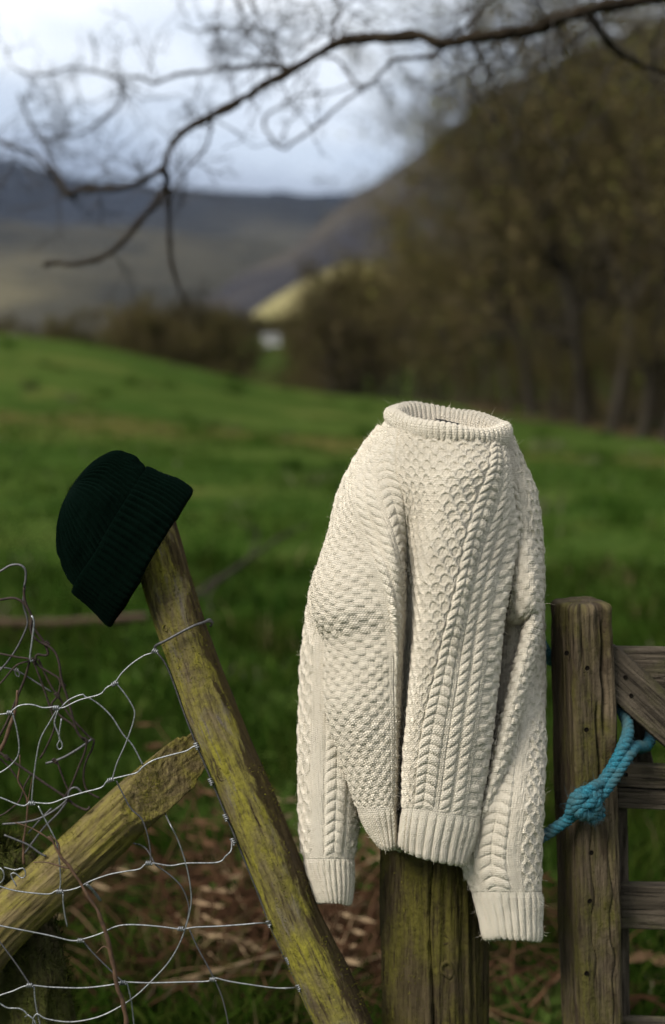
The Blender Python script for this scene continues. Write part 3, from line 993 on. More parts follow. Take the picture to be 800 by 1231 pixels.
def ground_stick(name, pts, rad, mat, label, cat, side=None, step=.03, n=10):
    W = np.array([P(x, y, d) for x, y, d in pts])
    z = ground_h(W[:, 0], W[:, 1])
    W[:, 2] = np.maximum(W[:, 2], z + .01)
    pr = resample(W, step)
    R = np.linspace(rad[0], rad[1], len(pr)) * (1 + .18 * vnoise(pr * 16, 3))
    root = empty(name, tuple(pr[0]), label, cat)
    V, q, t, g = tube(pr, R, n)
    obj('stem', mesh_np('stem', V, q, t, attrs={'grain': g}), mat, root)
    for s in side or []:
        Q = resample(np.array([P(x, y, d) for x, y, d in s[0]]), step)
        V, q, t, g = tube(Q, np.linspace(s[1], s[1] * .4, len(Q)), 6)
        obj('side_branch', mesh_np('side_branch', V, q, t, attrs={'grain': g}), mat, root)


ground_stick('fallen_log', [(-60, 752, 7.4), (0, 750, 7.4), (60, 750, 7.5), (120, 746, 7.6), (175, 742, 7.8)], (.034, .026), MAT['bramble'],
             'thin grey fallen log lying in the grass left of the leaning post', 'log')
ground_stick('fallen_branch', [(225, 738, 8.2), (250, 705, 8.3), (275, 690, 8.4), (305, 668, 8.6), (345, 642, 8.9), (372, 630, 9.0)], (.024, .006), MAT['bark'],
             'blurred brown fallen branch lying in the grass between hat and sweater', 'branch',
             [([(262, 698, 8.3), (250, 722, 8.2), (262, 760, 8.0), (280, 790, 7.9)], .012), ([(300, 672, 8.6), (310, 640, 8.8), (290, 630, 9)], .010), ([(245, 712, 8.3), (215, 716, 8.2), (190, 730, 8.1)], .014)])
ground_stick('fallen_stick', [(196, 1166, 3.25), (225, 1168, 3.25), (252, 1178, 3.2), (275, 1194, 3.15), (298, 1216, 3.1)], (.010, .012), MAT['stick'],
             'pale bleached stick lying in the bracken left of the leaning post foot', 'stick', [([(262, 1185, 3.2), (290, 1188, 3.2), (312, 1200, 3.2)], .005)])
ground_stick('dead_twig', [(778, 1231, 3.15), (779, 1205, 3.15), (784, 1190, 3.2), (790, 1178, 3.2), (788, 1170, 3.2)], (.006, .004), MAT['stick'],
             'pale crooked twig standing in the grass under the gate', 'twig', [([(788, 1186, 3.2), (776, 1172, 3.2), (770, 1165, 3.2)], .003)], .01)

# ------------------------------------------------------------------ posts
def round_post(name, ctrl, sides, step, mat, label, cat='post', bumpf=None, part='shaft', top=None):
    """ctrl rows: x px, y px, z px, radius px"""
    c = np.array(ctrl, float)
    W = PZ(c[:, :3]); R = c[:, 3] * S
    pr = resample(np.concatenate([W, R[:, None]], 1), step)
    V, q, t, g = tube(pr[:, :3], pr[:, 3], sides, True, bumpf)
    foot = pr[np.argmin(pr[:, 2]), :3]
    root = empty(name, tuple(foot), label, cat)
    me = mesh_np(part, V, q, t, attrs={'grain': g})
    obj(part, me, mat, root)
    return root, pr


def lean_bump(g, a, L):
    b = .0022 * fbm(st(np.cos(a) * 1.4 + 0 * L, np.sin(a) * 1.4 + 0 * L, L * 6), 4, 3)
    b += .0016 * fbm(st(np.cos(a) * 9 + 0 * L, np.sin(a) * 9 + 0 * L, L * 9), 3, 8)
    ca = 2.5 + .5 * vnoise(st(L * 3, 0 * L, 0 * L), 2)
    da = np.abs((a - ca + np.pi) % (2 * np.pi) - np.pi)
    b -= .005 * np.exp(-(da / .07) ** 2) * np.clip(vnoise(st(L * 2.2, 0 * L + 7, 0 * L), 5) + .4, 0, 1)
    return b


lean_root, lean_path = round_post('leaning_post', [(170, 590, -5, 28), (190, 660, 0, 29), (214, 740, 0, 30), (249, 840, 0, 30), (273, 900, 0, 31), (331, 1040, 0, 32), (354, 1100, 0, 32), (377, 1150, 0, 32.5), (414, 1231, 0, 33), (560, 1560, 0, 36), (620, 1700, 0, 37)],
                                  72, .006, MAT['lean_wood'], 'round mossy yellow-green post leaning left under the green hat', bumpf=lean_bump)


def knot_on(root, x, y, z, r, mat):
    """a sawn branch knot: a sunken disc with raised collar"""
    n, k = 20, 8
    a = np.arange(n) * 2 * np.pi / n
    V, G = [], []
    for i in range(k):
        f = i / (k - 1)
        hgt = 2.6 * math.exp(-((f - .70) / .2) ** 2) - 4.0 * (1 - f) ** 1.5 - 2.5 * f ** 6
        rr = r * f * (1 + .16 * np.sin(2 * a + 1) + .10 * np.sin(3 * a + r) + .05 * np.sin(7 * a))
        V.append(PZ(st(x + rr * np.cos(a) * .8, y + rr * np.sin(a) * 1.25, z + hgt + 0 * a)))
        G.append(st(rr * S * 3, a * .01, a * 0 + .02 * f))
    V = np.array(V); G = np.array(G)
    obj('knot', mesh_np('knot', V.reshape(-1, 3), grid_faces(k, n, True), attrs={'grain': G.reshape(-1, 3)}), mat, root)


knot_on(lean_root, 268, 931, 28, 9, MAT['lean_wood'])
knot_on(lean_root, 199, 755, 25, 4.5, MAT['lean_wood'])


def thick_bump(g, a, L):
    z0 = 0 * L
    b = .0030 * fbm(st(np.cos(a) * 1.3 + z0, np.sin(a) * 1.3 + z0, L * 3), 4, 13)
    b += .0028 * fbm(st(np.cos(a) * 14 + z0, np.sin(a) * 14 + z0, L * 5), 3, 18)
    for ca, wd, dp, sd in ((CRACK, .020, .016, 3), (CRACK + .55, .012, .006, 6), (CRACK - .5, .012, .005, 9), (CRACK - .85, .014, .006, 12)):
        c2 = ca + .05 * vnoise(st(L * 9, z0 + sd, z0), sd) + .02 * vnoise(st(L * 30, z0 + sd, z0), sd + 1)
        da = np.abs((a - c2 + np.pi) % (2 * np.pi) - np.pi)
        b -= dp * np.exp(-(da / wd) ** 2) * np.clip(1.1 + vnoise(st(L * 4, z0 + sd * 3, z0), sd), .3, 1)
    return b


CRACK = 1.70
PZC = -80.0
post_root, post_path = round_post('thick_post', [(526, 575, PZC, 52), (526, 600, PZC, 58), (525, 700, PZC, 62), (524, 900, PZC, 66), (523, 1020, PZC, 68), (523, 1231, PZC, 70), (523, 1500, PZC, 73), (523, 1720, PZC, 75)],
                                  200, .006, MAT['post_wood'], 'thick round green-stained post carrying the cream sweater', bumpf=thick_bump)
knot_on(post_root, 538, 1166, PZC + 68, 11, MAT['post_wood'])
knot_on(post_root, 535, 1130, PZC + 65, 7, MAT['post_wood'])


def strut():
    """sloping strut, its upper end cut to a long wedge that meets the leaning post"""
    W = PZ([(-90, 1225, -18), (0, 1116, -18), (80, 1043, -18), (150, 978, -18), (200, 937, -18), (262, 888, -18), (310, 850, -18)])
    path = resample(W, .006)
    path[:] = path
    n = len(path)
    R = np.linspace(35, 31, n) * S

    def bf(g, a, L):
        z0 = 0 * L
        return .0026 * fbm(st(np.cos(a) * 1.4 + z0, np.sin(a) * 1.4 + z0, L * 5), 4, 23) + .0026 * fbm(st(np.cos(a) * 11 + z0, np.sin(a) * 11 + z0, L * 5), 3, 28)
    V, q, t, g = tube(path, R, 84, True, bf)
    # oblique saw cut: everything beyond the plane is pressed onto it
    pc = PZ((150, 972, 12)); nrm = np.array([.38, -.89, .25]); nrm /= np.linalg.norm(nrm)
    ax = path[-1] - path[-20]; ax /= np.linalg.norm(ax)
    G3 = V[:-2].reshape(n, 84, 3); g3 = g[:-2].reshape(n, 84, 3)
    cen = path[-1] - ax * (((path[-1] - pc) @ nrm) / (ax @ nrm))
    for j in range(84):
        sd = (G3[:, j] - pc) @ nrm
        i0 = int(np.argmax(sd > 0))
        bd = G3[i0, j] - ax * (sd[i0] / (ax @ nrm))
        f = np.linspace(0, 1, n - i0)[:, None]
        G3[i0:, j] = bd * (1 - f) + cen * f
        G3[i0 + 1:, j] += nrm * (.0018 * fbm(G3[i0 + 1:, j] * np.array([150, 150, 150]), 3, 4))[:, None]
        g3[i0:, j] = G3[i0:, j] * np.array([1, 1, 3.0])
    V[-1] = cen
    root = empty('fence_strut', tuple(PZ((-90, 1225, -18))), 'sloping mossy strut with a slanting sawn end propped against the leaning post', 'strut')
    obj('shaft', mesh_np('shaft', V, q, t, attrs={'grain': g}), MAT['strut_wood'], root)
    return root


strut_root = strut()


def stump():
    """rotten moss-grown stump in the lower left corner"""
    n, m = 90, 90
    v = np.linspace(0, 1, m)[:, None]; a = (np.arange(n) * 2 * np.pi / n)[None]
    y = 1085 + v * 620
    cx = 38 + 35 * v; r = 26 + 62 * v ** .8
    r = r * np.clip(v / .05, 0, 1) ** .5
    nz = fbm(st(np.cos(a) * 2 + 0 * v, np.sin(a) * 2 + 0 * v, v * 9 + 0 * a), 5, 41)
    r = r * (1 + .22 * nz)
    V = PZ(st(cx + r * np.cos(a), y + 22 * nz * (1 - v), -75 + r * np.sin(a)))
    root = empty('mossy_stump', tuple(PZ((70, 1600, -75))), 'dark rotten stump overgrown with moss under the strut', 'stump')
    G = st(r * np.cos(a) * S, r * np.sin(a) * S, (y + 0 * a) * S)
    obj('body', mesh_np('body', V.reshape(-1, 3), grid_faces(m, n, True), attrs={'grain': G.reshape(-1, 3)}), MAT['rot_wood'], root)
    moss('moss', V.reshape(-1, 3)[: 55 * n], 9000, root, .010, np.array(PZ((60, 1250, -75))))
    # a second clump on top of the broken head, left edge of the picture
    v2 = np.linspace(0, np.pi, 40)[:, None]
    d = st(np.sin(v2) * np.cos(a), np.cos(v2) + 0 * a, np.sin(v2) * np.sin(a))
    rr = 1 + .3 * fbm(d * 2.2, 4, 52)
    V = PZ(st(2 + 36 * rr * d[..., 0], 1062 - 52 * rr * d[..., 1], -70 + 36 * rr * d[..., 2]))
    o2 = empty('moss_mound', tuple(PZ((2, 1110, -70))), 'dark moss cushion behind the strut at the left edge', 'moss')
    obj('cushion', mesh_np('cushion', V.reshape(-1, 3), grid_faces(40, n, True), attrs={'grain': (V * 1.0).reshape(-1, 3)}), MAT['rot_wood'], o2)
    moss('moss', V.reshape(-1, 3), 4500, o2, .012, np.array(PZ((2, 1062, -70))))


def moss(name, pts, n, root, L, ctr):
    rg = np.random.default_rng(len(pts) + n)
    p = pts[rg.integers(0, len(pts), n)] + rg.normal(0, .004, (n, 3))
    d = p - ctr; d[:, 2] *= .3; d /= np.linalg.norm(d, axis=1)[:, None]
    d += rg.normal(0, .55, (n, 3)); d[:, 2] += .3
    w = rg.normal(0, 1, (n, 3)); w /= np.linalg.norm(w, axis=1)[:, None]
    l = L * rg.uniform(.4, 1.3, n)[:, None]
    V = np.stack([p - w * .0009, p + w * .0009, p + d * l], 1)
    tone = np.clip(.4 + .5 * fbm(p * 25, 2, 3) + rg.normal(0, .2, n), 0, 1)
    o = obj(name, mesh_np(name, V.reshape(-1, 3), None, np.arange(n * 3).reshape(-1, 3), False, {'tone': np.repeat(tone, 3)}), MAT['moss'], root)
    o['kind'] = 'stuff'


stump()


MAT['lichen'] = attr_mat('yellow_lichen', [(0, (.022, .024, .004)), (.5, (.075, .072, .010)), (1, (.17, .155, .028))])


def lichen(post, n, seed, ymin):
    """short raised tufts where the post is mossy"""
    sh = [c for c in post.children if c.name.startswith('shaft')][0]
    me = sh.data
    co = np.empty(len(me.vertices) * 3); me.vertices.foreach_get('co', co); co = co.reshape(-1, 3)
    nr = np.empty(len(me.vertices) * 3); me.vertices.foreach_get('normal', nr); nr = nr.reshape(-1, 3)
    rg = np.random.default_rng(seed)
    k = rg.integers(0, len(co), n * 6)
    f = fbm(co[k] * np.array([26, 26, 11]), 4, seed)
    k = k[(f > .12) & (co[k][:, 2] > ymin)][:n]
    n = len(k)
    p = co[k] + rg.normal(0, .0012, (n, 3))
    d = nr[k] * .5 + rg.normal(0, .6, (n, 3)) + np.array([0, 0, -.2])
    w = np.cross(d, rg.normal(0, 1, (n, 3))); w /= np.linalg.norm(w, axis=1)[:, None]
    l = rg.uniform(.0006, .0017, n)[:, None]
    V = np.stack([p - w * .0008, p + w * .0008, p + d * l], 1)
    tone = np.clip(.5 + .3 * fbm(p * 60, 2, 3) + rg.normal(0, .18, n), 0, 1)
    o = obj('moss', mesh_np('moss', V.reshape(-1, 3), None, np.arange(n * 3).reshape(-1, 3), False, {'tone': np.repeat(tone, 3)}), MAT['lichen'], post)
    o['kind'] = 'stuff'


lichen(lean_root, 9000, 61, .55)
lichen(post_root, 7000, 62, .55)
lichen(strut_root, 6000, 63, .55)


# squared timber: a rounded box along a centre line with weathered relief
def timber(p0, p1, w, d, face, n=60, m=40, rnd=.008, seed=1, rough=.0016, cracks=(), endround=0.0):
    """p0 -> p1 centre line; w across the seen face, d depth; face = direction of the seen face"""
    p0, p1, face = np.array(p0, float), np.array(p1, float), np.array(face, float)
    ax = p1 - p0; L = np.linalg.norm(ax); ax /= L
    face = face - ax * face.dot(ax); face /= np.linalg.norm(face)
    sd = np.cross(ax, face)
    # rounded rectangle outline
    per = []
    for cx_, cy_, a0 in ((w / 2 - rnd, d / 2 - rnd, 0), (-w / 2 + rnd, d / 2 - rnd, 90), (-w / 2 + rnd, -d / 2 + rnd, 180), (w / 2 - rnd, -d / 2 + rnd, 270)):
        for k in range(5):
            a = math.radians(a0 + k * 22.5); per.append((cx_ + rnd * math.cos(a), cy_ + rnd * math.sin(a)))
    per = np.array(per + per[:1])
    l = np.concatenate([[0], np.cumsum(np.linalg.norm(np.diff(per, axis=0), axis=1))])
    u = np.linspace(0, l[-1], m, endpoint=False)
    o2 = st(np.interp(u, l, per[:, 0]), np.interp(u, l, per[:, 1]))
    t = np.linspace(0, L, n)
    sc = np.ones(n); tt = t.copy()
    if endround:
        e = np.linspace(0, 1, 9)
        t = np.concatenate([np.zeros(9) + endround * (1 - np.sqrt(1 - (1 - e) ** 2)), np.linspace(endround, L, n)[1:]])
        sc = np.concatenate([1 - (endround / (w / 2)) * (1 - np.sqrt(np.clip(1 - (1 - e) ** 2, 0, 1))) * 1.0, np.ones(n - 1)])
        t[:9] = endround * (1 - np.sqrt(np.clip(1 - (1 - e) ** 2, 0, 1)))[::1] if False else endround * e ** 1.4
        sc[:9] = 1 - endround / (w / 2) * (1 - np.sqrt(np.clip(1 - (1 - e) ** 2, 0, 1)))
    nn = len(t)
    g = np.concatenate([np.broadcast_to(o2[None], (nn, m, 2)), np.broadcast_to(t[:, None, None], (nn, m, 1))], -1)
    nrm = o2 / np.linalg.norm(o2, axis=1)[:, None]
    h = rough * fbm(g * np.array([120, 120, 7]), 4, seed) + rough * 1.3 * fbm(g * np.array([16, 16, 6]), 3, seed + 5)
    if endround:
        h = h + .0045 * fbm(g * np.array([45, 45, 30]), 4, seed + 9) * np.exp(-g[..., 2] / .035) - .002 * np.exp(-g[..., 2] / .02)
    for cu, t0, t1, wd, dp in cracks:
        c = cu + .004 * vnoise(st(g[..., 2] * 30, 0 * g[..., 2], 0 * g[..., 2]), seed + 7)
        on = (o2[:, 1] > d / 2 - rnd * .9)[None] * np.clip((g[..., 2] - t0) / .02, 0, 1) * np.clip((t1 - g[..., 2]) / .05, 0, 1)
        h = h - dp * np.exp(-((g[..., 0] - c) / wd) ** 2) * on
    V = p0 + ax * g[..., 2:3] + sd * (g[..., 0:1] * sc[:, None, None] + nrm[None, :, 0:1] * h[..., None]) + face * (g[..., 1:2] * sc[:, None, None] + nrm[None, :, 1:2] * h[..., None])
    V = V.reshape(-1, 3); G = g.reshape(-1, 3) + seed * .37
    q = grid_faces(nn, m, True)
    k = np.arange(m); k2 = (k + 1) % m; b = (nn - 1) * m
    V = np.concatenate([V, (p0 + ax * t[0])[None], p1[None]]); G = np.concatenate([G, [[seed * .37] * 3], [[seed * .37] * 3]])
    tr = np.concatenate([st(k2, k, np.full(m, nn * m)), st(b + k, b + k2, np.full(m, nn * m + 1))])
    return V, q, tr, G


def painted_nail_hole(root, x, y, z, r, nrm=(0, -1, 0)):
    """dark drilled hole: a shallow cup standing just proud of the timber face"""
    c = PZ((x, y, z)); n, k = 12, 4
    nrm = np.array(nrm, float); nrm /= np.linalg.norm(nrm)
    u = np.cross(nrm, (0, 0, 1.0)); u /= np.linalg.norm(u); v = np.cross(nrm, u)
    a = np.arange(n) * 2 * np.pi / n
    V = []
    for f, hh in ((1.0, .0002), (.85, .0007), (.7, .0004), (.05, -.0002)):
        V.append(c + nrm * (hh + .0012) + r * S * f * (np.cos(a)[:, None] * u + np.sin(a)[:, None] * v))
    obj('nail_hole', mesh_np('nail_hole', np.array(V).reshape(-1, 3), grid_faces(4, n, True)[:, ::-1]), MAT['hole'], root)


GP_FACE = np.array([.24, -.97, 0])


def gate_post():
    zc = -52.0
    top, bot = PZ((698, 722, zc)), PZ((712, 1231, zc))
    bot = top + (bot - top) * 1.98
    root = empty('gate_post', tuple(bot), 'squared weathered brown gate post with rounded top and a long crack', 'post')
    V, q, t, g = timber(top, bot, 57 * S, 74 * S, GP_FACE, n=230, m=190, rnd=6 * S, seed=3, rough=.0019, endround=9 * S,
                        cracks=((-13 * S, .025, .20, .0024, .022), (-.004, .14, .32, .0018, .010), (.012, .25, .6, .001, .004), (-.018, .3, .8, .0012, .005), (.02, .02, .12, .0012, .006)))
    obj('shaft', mesh_np('shaft', V, q, t, attrs={'grain': g}), MAT['gate_post_wood'], root)
    for x, y in ((694, 757), (706, 803), (681, 785), (705, 877), (711, 1025), (709, 1083), (705, 1170)):
        painted_nail_hole(root, x, y, -52 + 41 + (x - 701) * .30, 3.2, GP_FACE)
    return root


gate_post()


def gate():
    zc = -70.0
    root = empty('wooden_gate', tuple(PZ((745, 1500, zc))), 'weathered wooden gate with a diagonal brace at the right edge', 'gate')
    face = np.array([.05, -1, .02])

    def plank(name, x0, y0, x1, y1, w, z, d=22, seed=1, **k):
        V, q, t, g = timber(PZ((x0, y0, z)), PZ((x1, y1, z)), w * S, d * S, face, n=80, m=80, rnd=1.8 * S, seed=seed, rough=.0016, **k)
        return obj(name, mesh_np(name, V, q, t, attrs={'grain': g}), MAT['gate_wood'], root)
    plank('top_rail', 733, 803, 1500, 822, 56, zc, seed=5, cracks=((.01, .0, .3, .001, .004),))
    plank('middle_rail', 738, 930, 1500, 962, 29, zc, seed=6)
    plank('middle_rail', 736, 957, 1500, 992, 27, zc - 4, seed=7)
    plank('lower_rail', 741, 1088, 1500, 1104, 58, zc - 2, seed=8, cracks=((.0, .0, .3, .001, .004),))
    plank('bottom_rail', 744, 1249, 1500, 1262, 54, zc - 2, seed=9)
    plank('stile', 741, 950, 752, 1560, 22, zc - 26, seed=10)
    # brace: parallelogram with a plumb-cut end
    V, q, t, g = timber(PZ((690, 763, zc + 24)), PZ((1100, 1137, zc + 24)), 53 * S, 20 * S, face, n=130, m=80, rnd=1.6 * S, seed=12, rough=.0010)
    xl = PZ((732, 800, zc + 24))[0]; zt = PZ((750, 776, zc + 24))[2]
    ax = PZ((1100, 1137, zc + 24)) - PZ((690, 763, zc + 24)); ax /= np.linalg.norm(ax)
    k = V[:, 0] < xl
    V[k] += ((xl - V[k, 0]) / ax[0])[:, None] * ax
    V[:, 2] = np.minimum(V[:, 2], zt + .0004 * vnoise(V * 200))
    obj('brace', mesh_np('brace', V, q, t, attrs={'grain': g}), MAT['gate_wood'], root)
    V, q, t, g = timber(PZ((752, 838, zc - 30)), PZ((775, 925, zc - 30)), 24 * S, 18 * S, face, n=70, m=60, rnd=3 * S, seed=14, rough=.0012)
    obj('latch_peg', mesh_np('latch_peg', V, q, t, attrs={'grain': g}), MAT['gate_wood'], root)
    for x, y, z in ((752, 814, zc + 34), (759, 836, zc + 34)):
        painted_nail_hole(root, x, y, z, 2.8)
    painted_nail_hole(root, 753, 931, zc + 11, 2.6)


gate()


# ------------------------------------------------------------------ rope
def laid_rope(bag, pts, rad, pitch=.027, strands=3, fuzz=0, seed=0):
    """a three-strand twisted rope along px control points (x, y, z)"""
    path = resample(PZ(pts), .0022)
    t, N, B = frames(path)
    L = np.concatenate([[0], np.cumsum(np.linalg.norm(np.diff(path, axis=0), axis=1))])
    for k in range(strands):
        a = L / pitch * 2 * np.pi + k * 2 * np.pi / strands
        wob = 1 + .10 * vnoise(st(L * 60, 0 * L + k, 0 * L + seed), seed)
        c = path + (N * np.cos(a)[:, None] + B * np.sin(a)[:, None]) * (rad * .50 * wob)[:, None]
        V, q, tr, g = tube(c, rad * .60 * wob, 10)
        bag.add(V, q, tr)
    rg = np.random.default_rng(seed + 5)
    if fuzz:
        fuzz *= 2
        i = rg.integers(2, len(path) - 2, fuzz)
        a = rg.uniform(0, 6.28, fuzz)
        out = N[i] * np.cos(a)[:, None] + B[i] * np.sin(a)[:, None]
        p = path[i] + out * rad * .9
        d = out * .5 + t[i] * rg.uniform(-1, 1, fuzz)[:, None] + rg.normal(0, .3, (fuzz, 3))
        l = rg.gamma(2.0, .0032, fuzz)[:, None]
        w = rg.normal(0, 1, (fuzz, 3)); w /= np.linalg.norm(w, axis=1)[:, None]
        bag.add(np.stack([p - w * .0002, p + w * .0002, p + d * l], 1), None, np.arange(fuzz * 3).reshape(-1, 3))


def rope():
    root = empty('blue_rope', tuple(PZ((705, 970, -5))), 'frayed blue rope knotted round the gate post and gate', 'rope')
    r = 7.1 * S

    def piece(name, parts):
        b = Bag()
        for i, (pts, rad, fz) in enumerate(parts): laid_rope(b, pts, rad, fuzz=fz, seed=i + len(name))
        obj(name, b.mesh(name), MAT['rope'], root)
    # from the thick post to the knot, then doubled up to the gate
    piece('tied_length', [([(505, 1022, 14), (560, 1030, 12), (600, 1028, 4), (648, 1008, -2), (672, 993, 0), (690, 980, 2), (704, 970, 4)], r, 120)])
    piece('doubled_length', [([(706, 966, 6), (722, 944, 4), (738, 921, 0), (750, 896, -8), (756, 876, -30), (750, 858, -52), (744, 842, -70), (736, 826, -100), (715, 806, -135), (690, 796, -140), (664, 794, -110), (652, 776, -60), (640, 750, -40)], r, 160),
                             ([(702, 974, 8), (724, 955, 8), (740, 934, 4), (756, 909, -4), (766, 898, -30), (778, 897, -54), (783, 884, -80), (780, 868, -120)], r * .98, 160),
                             ([(752, 888, -20), (760, 897, -50), (772, 900, -78), (784, 888, -100), (786, 872, -122), (774, 862, -135)], r * .9, 60)])
    piece('knot', [([(686, 982, 4), (689, 967, 12), (697, 954, 16), (711, 955, 20), (718, 967, 18), (709, 979, 16), (697, 975, 22), (700, 961, 20)], r * 1.0, 260),
                   ([(726, 941, 4), (713, 946, 16), (700, 958, 24), (693, 969, 22), (701, 981, 18), (716, 977, 14), (723, 973, 8)], r * .9, 260),
                   ([(692, 976, 14), (703, 970, 24), (714, 961, 22), (720, 951, 12)], r * .85, 160),
                   ([(706, 982, 12), (713, 986, 14), (720, 981, 12), (726, 979, 8)], r * .6, 420)])
    piece('post_turn', [([(452, 1006, -30), (470, 1008, 0), (490, 1012, 12), (525, 1022, 16), (560, 1030, 12), (590, 1024, -20), (598, 1018, -55)], r * .9, 40)])


rope()


# ------------------------------------------------------------------ wires
def wire_path(pts, z):
    p = np.array([(x, y, z if len(q) == 0 else q[0]) for x, y, *q in pts], float)
    return resample(PZ(p), .004)


def wire(root, pts, z=30, r=.98, mat='wire', name='wire'):
    path = wire_path(pts, z)
    V, q, t, g = tube(path, r * S, 7)
    return obj(name, mesh_np(name, V, q, t), MAT[mat], root)


def wknot(root, x, y, z, r=3.2, mat='wire', ang=0.0):
    """a wire knot: a few tight coils around the crossing"""
    n = 46
    a = np.linspace(0, 3.2 * 2 * np.pi, n)
    l = np.linspace(-r * 1.1, r * 1.1, n)
    pts = st(x + l * math.cos(ang) - r * .62 * np.cos(a) * math.sin(ang), y + l * math.sin(ang) + r * .62 * np.cos(a) * math.cos(ang), z + r * .62 * np.sin(a))
    V, q, t, g = tube(PZ(pts), 1.1 * S, 6)
    obj('wire_knot', mesh_np('wire_knot', V, q, t), MAT[mat], root)


def fence():
    root = empty('wire_fence', tuple(PZ((180, 1400, 20))), 'slack galvanised stock netting tied to the leaning post', 'fence')
    Z = 34
    w = lambda pts, z=Z, r=.98, m='wire': wire(root, pts, z, r, m)
    w([(-20, 862), (0, 859), (11, 857), (22, 849), (33, 847), (42, 848), (52, 851), (66, 850), (76, 851), (95, 842), (120, 835), (128, 827), (138, 821), (147, 809), (160, 797), (174, 788), (183, 785), (188, 779, 26)])
    w([(186, 781, 20), (188, 776, 30), (200, 770, 36), (218, 760, 38), (234, 752, 36), (246, 748, 26), (252, 745, 10), (256, 749, 4)], r=1.7, m='dark_wire')
    w([(246, 748, 22), (252, 747, 14), (255, 750, 8), (253, 753, 4)], r=1.3, m='dark_wire')
    w([(74, 850), (84, 841), (99, 835), (103, 838), (112, 842), (124, 851), (136, 864), (148, 883), (160, 897), (172, 920)], z=Z - 4)
    w([(140, 822), (150, 834), (160, 850), (162, 860), (158, 876), (150, 897), (141, 917), (135, 937)])
    w([(-20, 955), (0, 959), (20, 967), (30, 969), (37, 965), (60, 966), (80, 959), (100, 953), (122, 947), (128, 940), (134, 937), (150, 933), (165, 929), (172, 922), (185, 914), (205, 908), (224, 903), (232, 898), (237, 897)])
    w([(70, 851), (60, 868), (49, 888), (44, 910), (40, 940), (38, 965)])
    w([(70, 853), (66, 866), (66, 872), (72, 888), (69, 895), (70, 901), (75, 899), (74, 892), (71, 886), (74, 864)], r=1.0)
    w([(15, 858), (20, 876), (23, 897), (21, 910), (12, 921), (0, 929), (-20, 938)])
    w([(46, 969), (53, 983), (62, 1000), (68, 1013), (71, 1030), (73, 1060), (71, 1072)])
    w([(76, 1074), (76, 1085), (78, 1100), (81, 1114)])
    w([(140, 939), (148, 955), (158, 973), (170, 984), (177, 1002), (181, 1024), (181, 1038)], z=Z - 2, m='dark_wire')
    w([(187, 1040), (204, 1052), (218, 1066), (226, 1084), (227, 1098), (223, 1114)], z=Z - 6, m='dark_wire')
    w([(160, 1014, -40), (175, 1020, 0), (187, 1040)], m='dark_wire')
    w([(198, 977, -30), (204, 990), (214, 1010), (224, 1040), (229, 1066), (230, 1086), (225, 1110), (216, 1135), (203, 1157), (186, 1176), (164, 1197), (140, 1213), (115, 1224), (84, 1229), (55, 1225), (45, 1219), (40, 1226), (40, 1240)])
    w([(-20, 1060), (0, 1066), (18, 1071), (40, 1074), (60, 1075), (68, 1071), (80, 1071), (95, 1067), (108, 1060), (130, 1052), (150, 1048), (168, 1045), (175, 1039), (185, 1038), (205, 1041), (225, 1038), (262, 1037), (272, 1029), (278, 1023), (279, 1012, 24)])
    w([(-20, 1107), (0, 1113), (30, 1119), (60, 1125), (85, 1131), (97, 1130), (120, 1123), (140, 1114), (160, 1112), (190, 1114), (214, 1117), (222, 1117), (235, 1115), (260, 1114), (290, 1112), (312, 1110), (324, 1110, 22)])
    w([(-20, 1206), (0, 1197), (15, 1192), (34, 1185), (60, 1187), (100, 1188), (136, 1184), (147, 1181), (180, 1182), (220, 1181), (250, 1180), (258, 1176), (275, 1180), (300, 1184), (330, 1188), (350, 1188), (358, 1187, 22)])
    w([(-20, 1196), (0, 1207), (9, 1212), (24, 1213), (33, 1220), (30, 1223)])
    w([(33, 1220), (41, 1227), (45, 1240)])
    w([(100, 1132), (112, 1146), (130, 1164), (147, 1180)], z=Z - 3, m='dark_wire')
    w([(-10, 1122), (0, 1133), (20, 1160), (36, 1184)], z=Z - 3, m='dark_wire')
    w([(228, 1118), (238, 1140), (250, 1162), (257, 1176), (266, 1196), (272, 1218), (277, 1245)], z=Z - 3, m='dark_wire')
    w([(41, 1187), (43, 1208), (50, 1240)], z=Z - 3)
    w([(153, 1183), (158, 1205), (162, 1240)], z=Z - 3)
    w([(104, 1063, 26), (112, 1071, 20), (121, 1083, 10)], r=1.8)
    # line wire stapled down the left side of the post
    le = []
    for p in lean_path[::14]:
        dy = (CAM_Z - p[2]) / p[1]
        yy = F_PX * (cp * dy - sp_) / (cp + sp_ * dy)
        t = p[1] / (cp - sp_ * yy / F_PX)
        le.append((CX + F_PX * p[0] / t - 29.5, CY + yy + 12, 8))
    le = [q for q in le if 785 < q[1] < 1300]
    wire(root, [(188, 783, 8)] + le, 6, 1.3, 'dark_wire')
    for x, y, a in ((12, 857, 0), (68, 851, 0), (138, 822, -.6), (187, 783, .4), (38, 966, 0), (133, 938, -.3), (72, 1072, 0), (179, 1038, 0), (97, 1131, 0), (218, 1117, 0), (36, 1185, 0), (148, 1182, 0), (256, 1178, 0)):
        wknot(root, x, y, Z, 3.3, 'wire', a)
    for x, y in ((237, 897), (281, 1012), (254, 940), (272, 983), (324, 1111), (347, 1155), (360, 1188)):
        wknot(root, x, y, 14, 3.6, 'wire', 1.1)


fence()


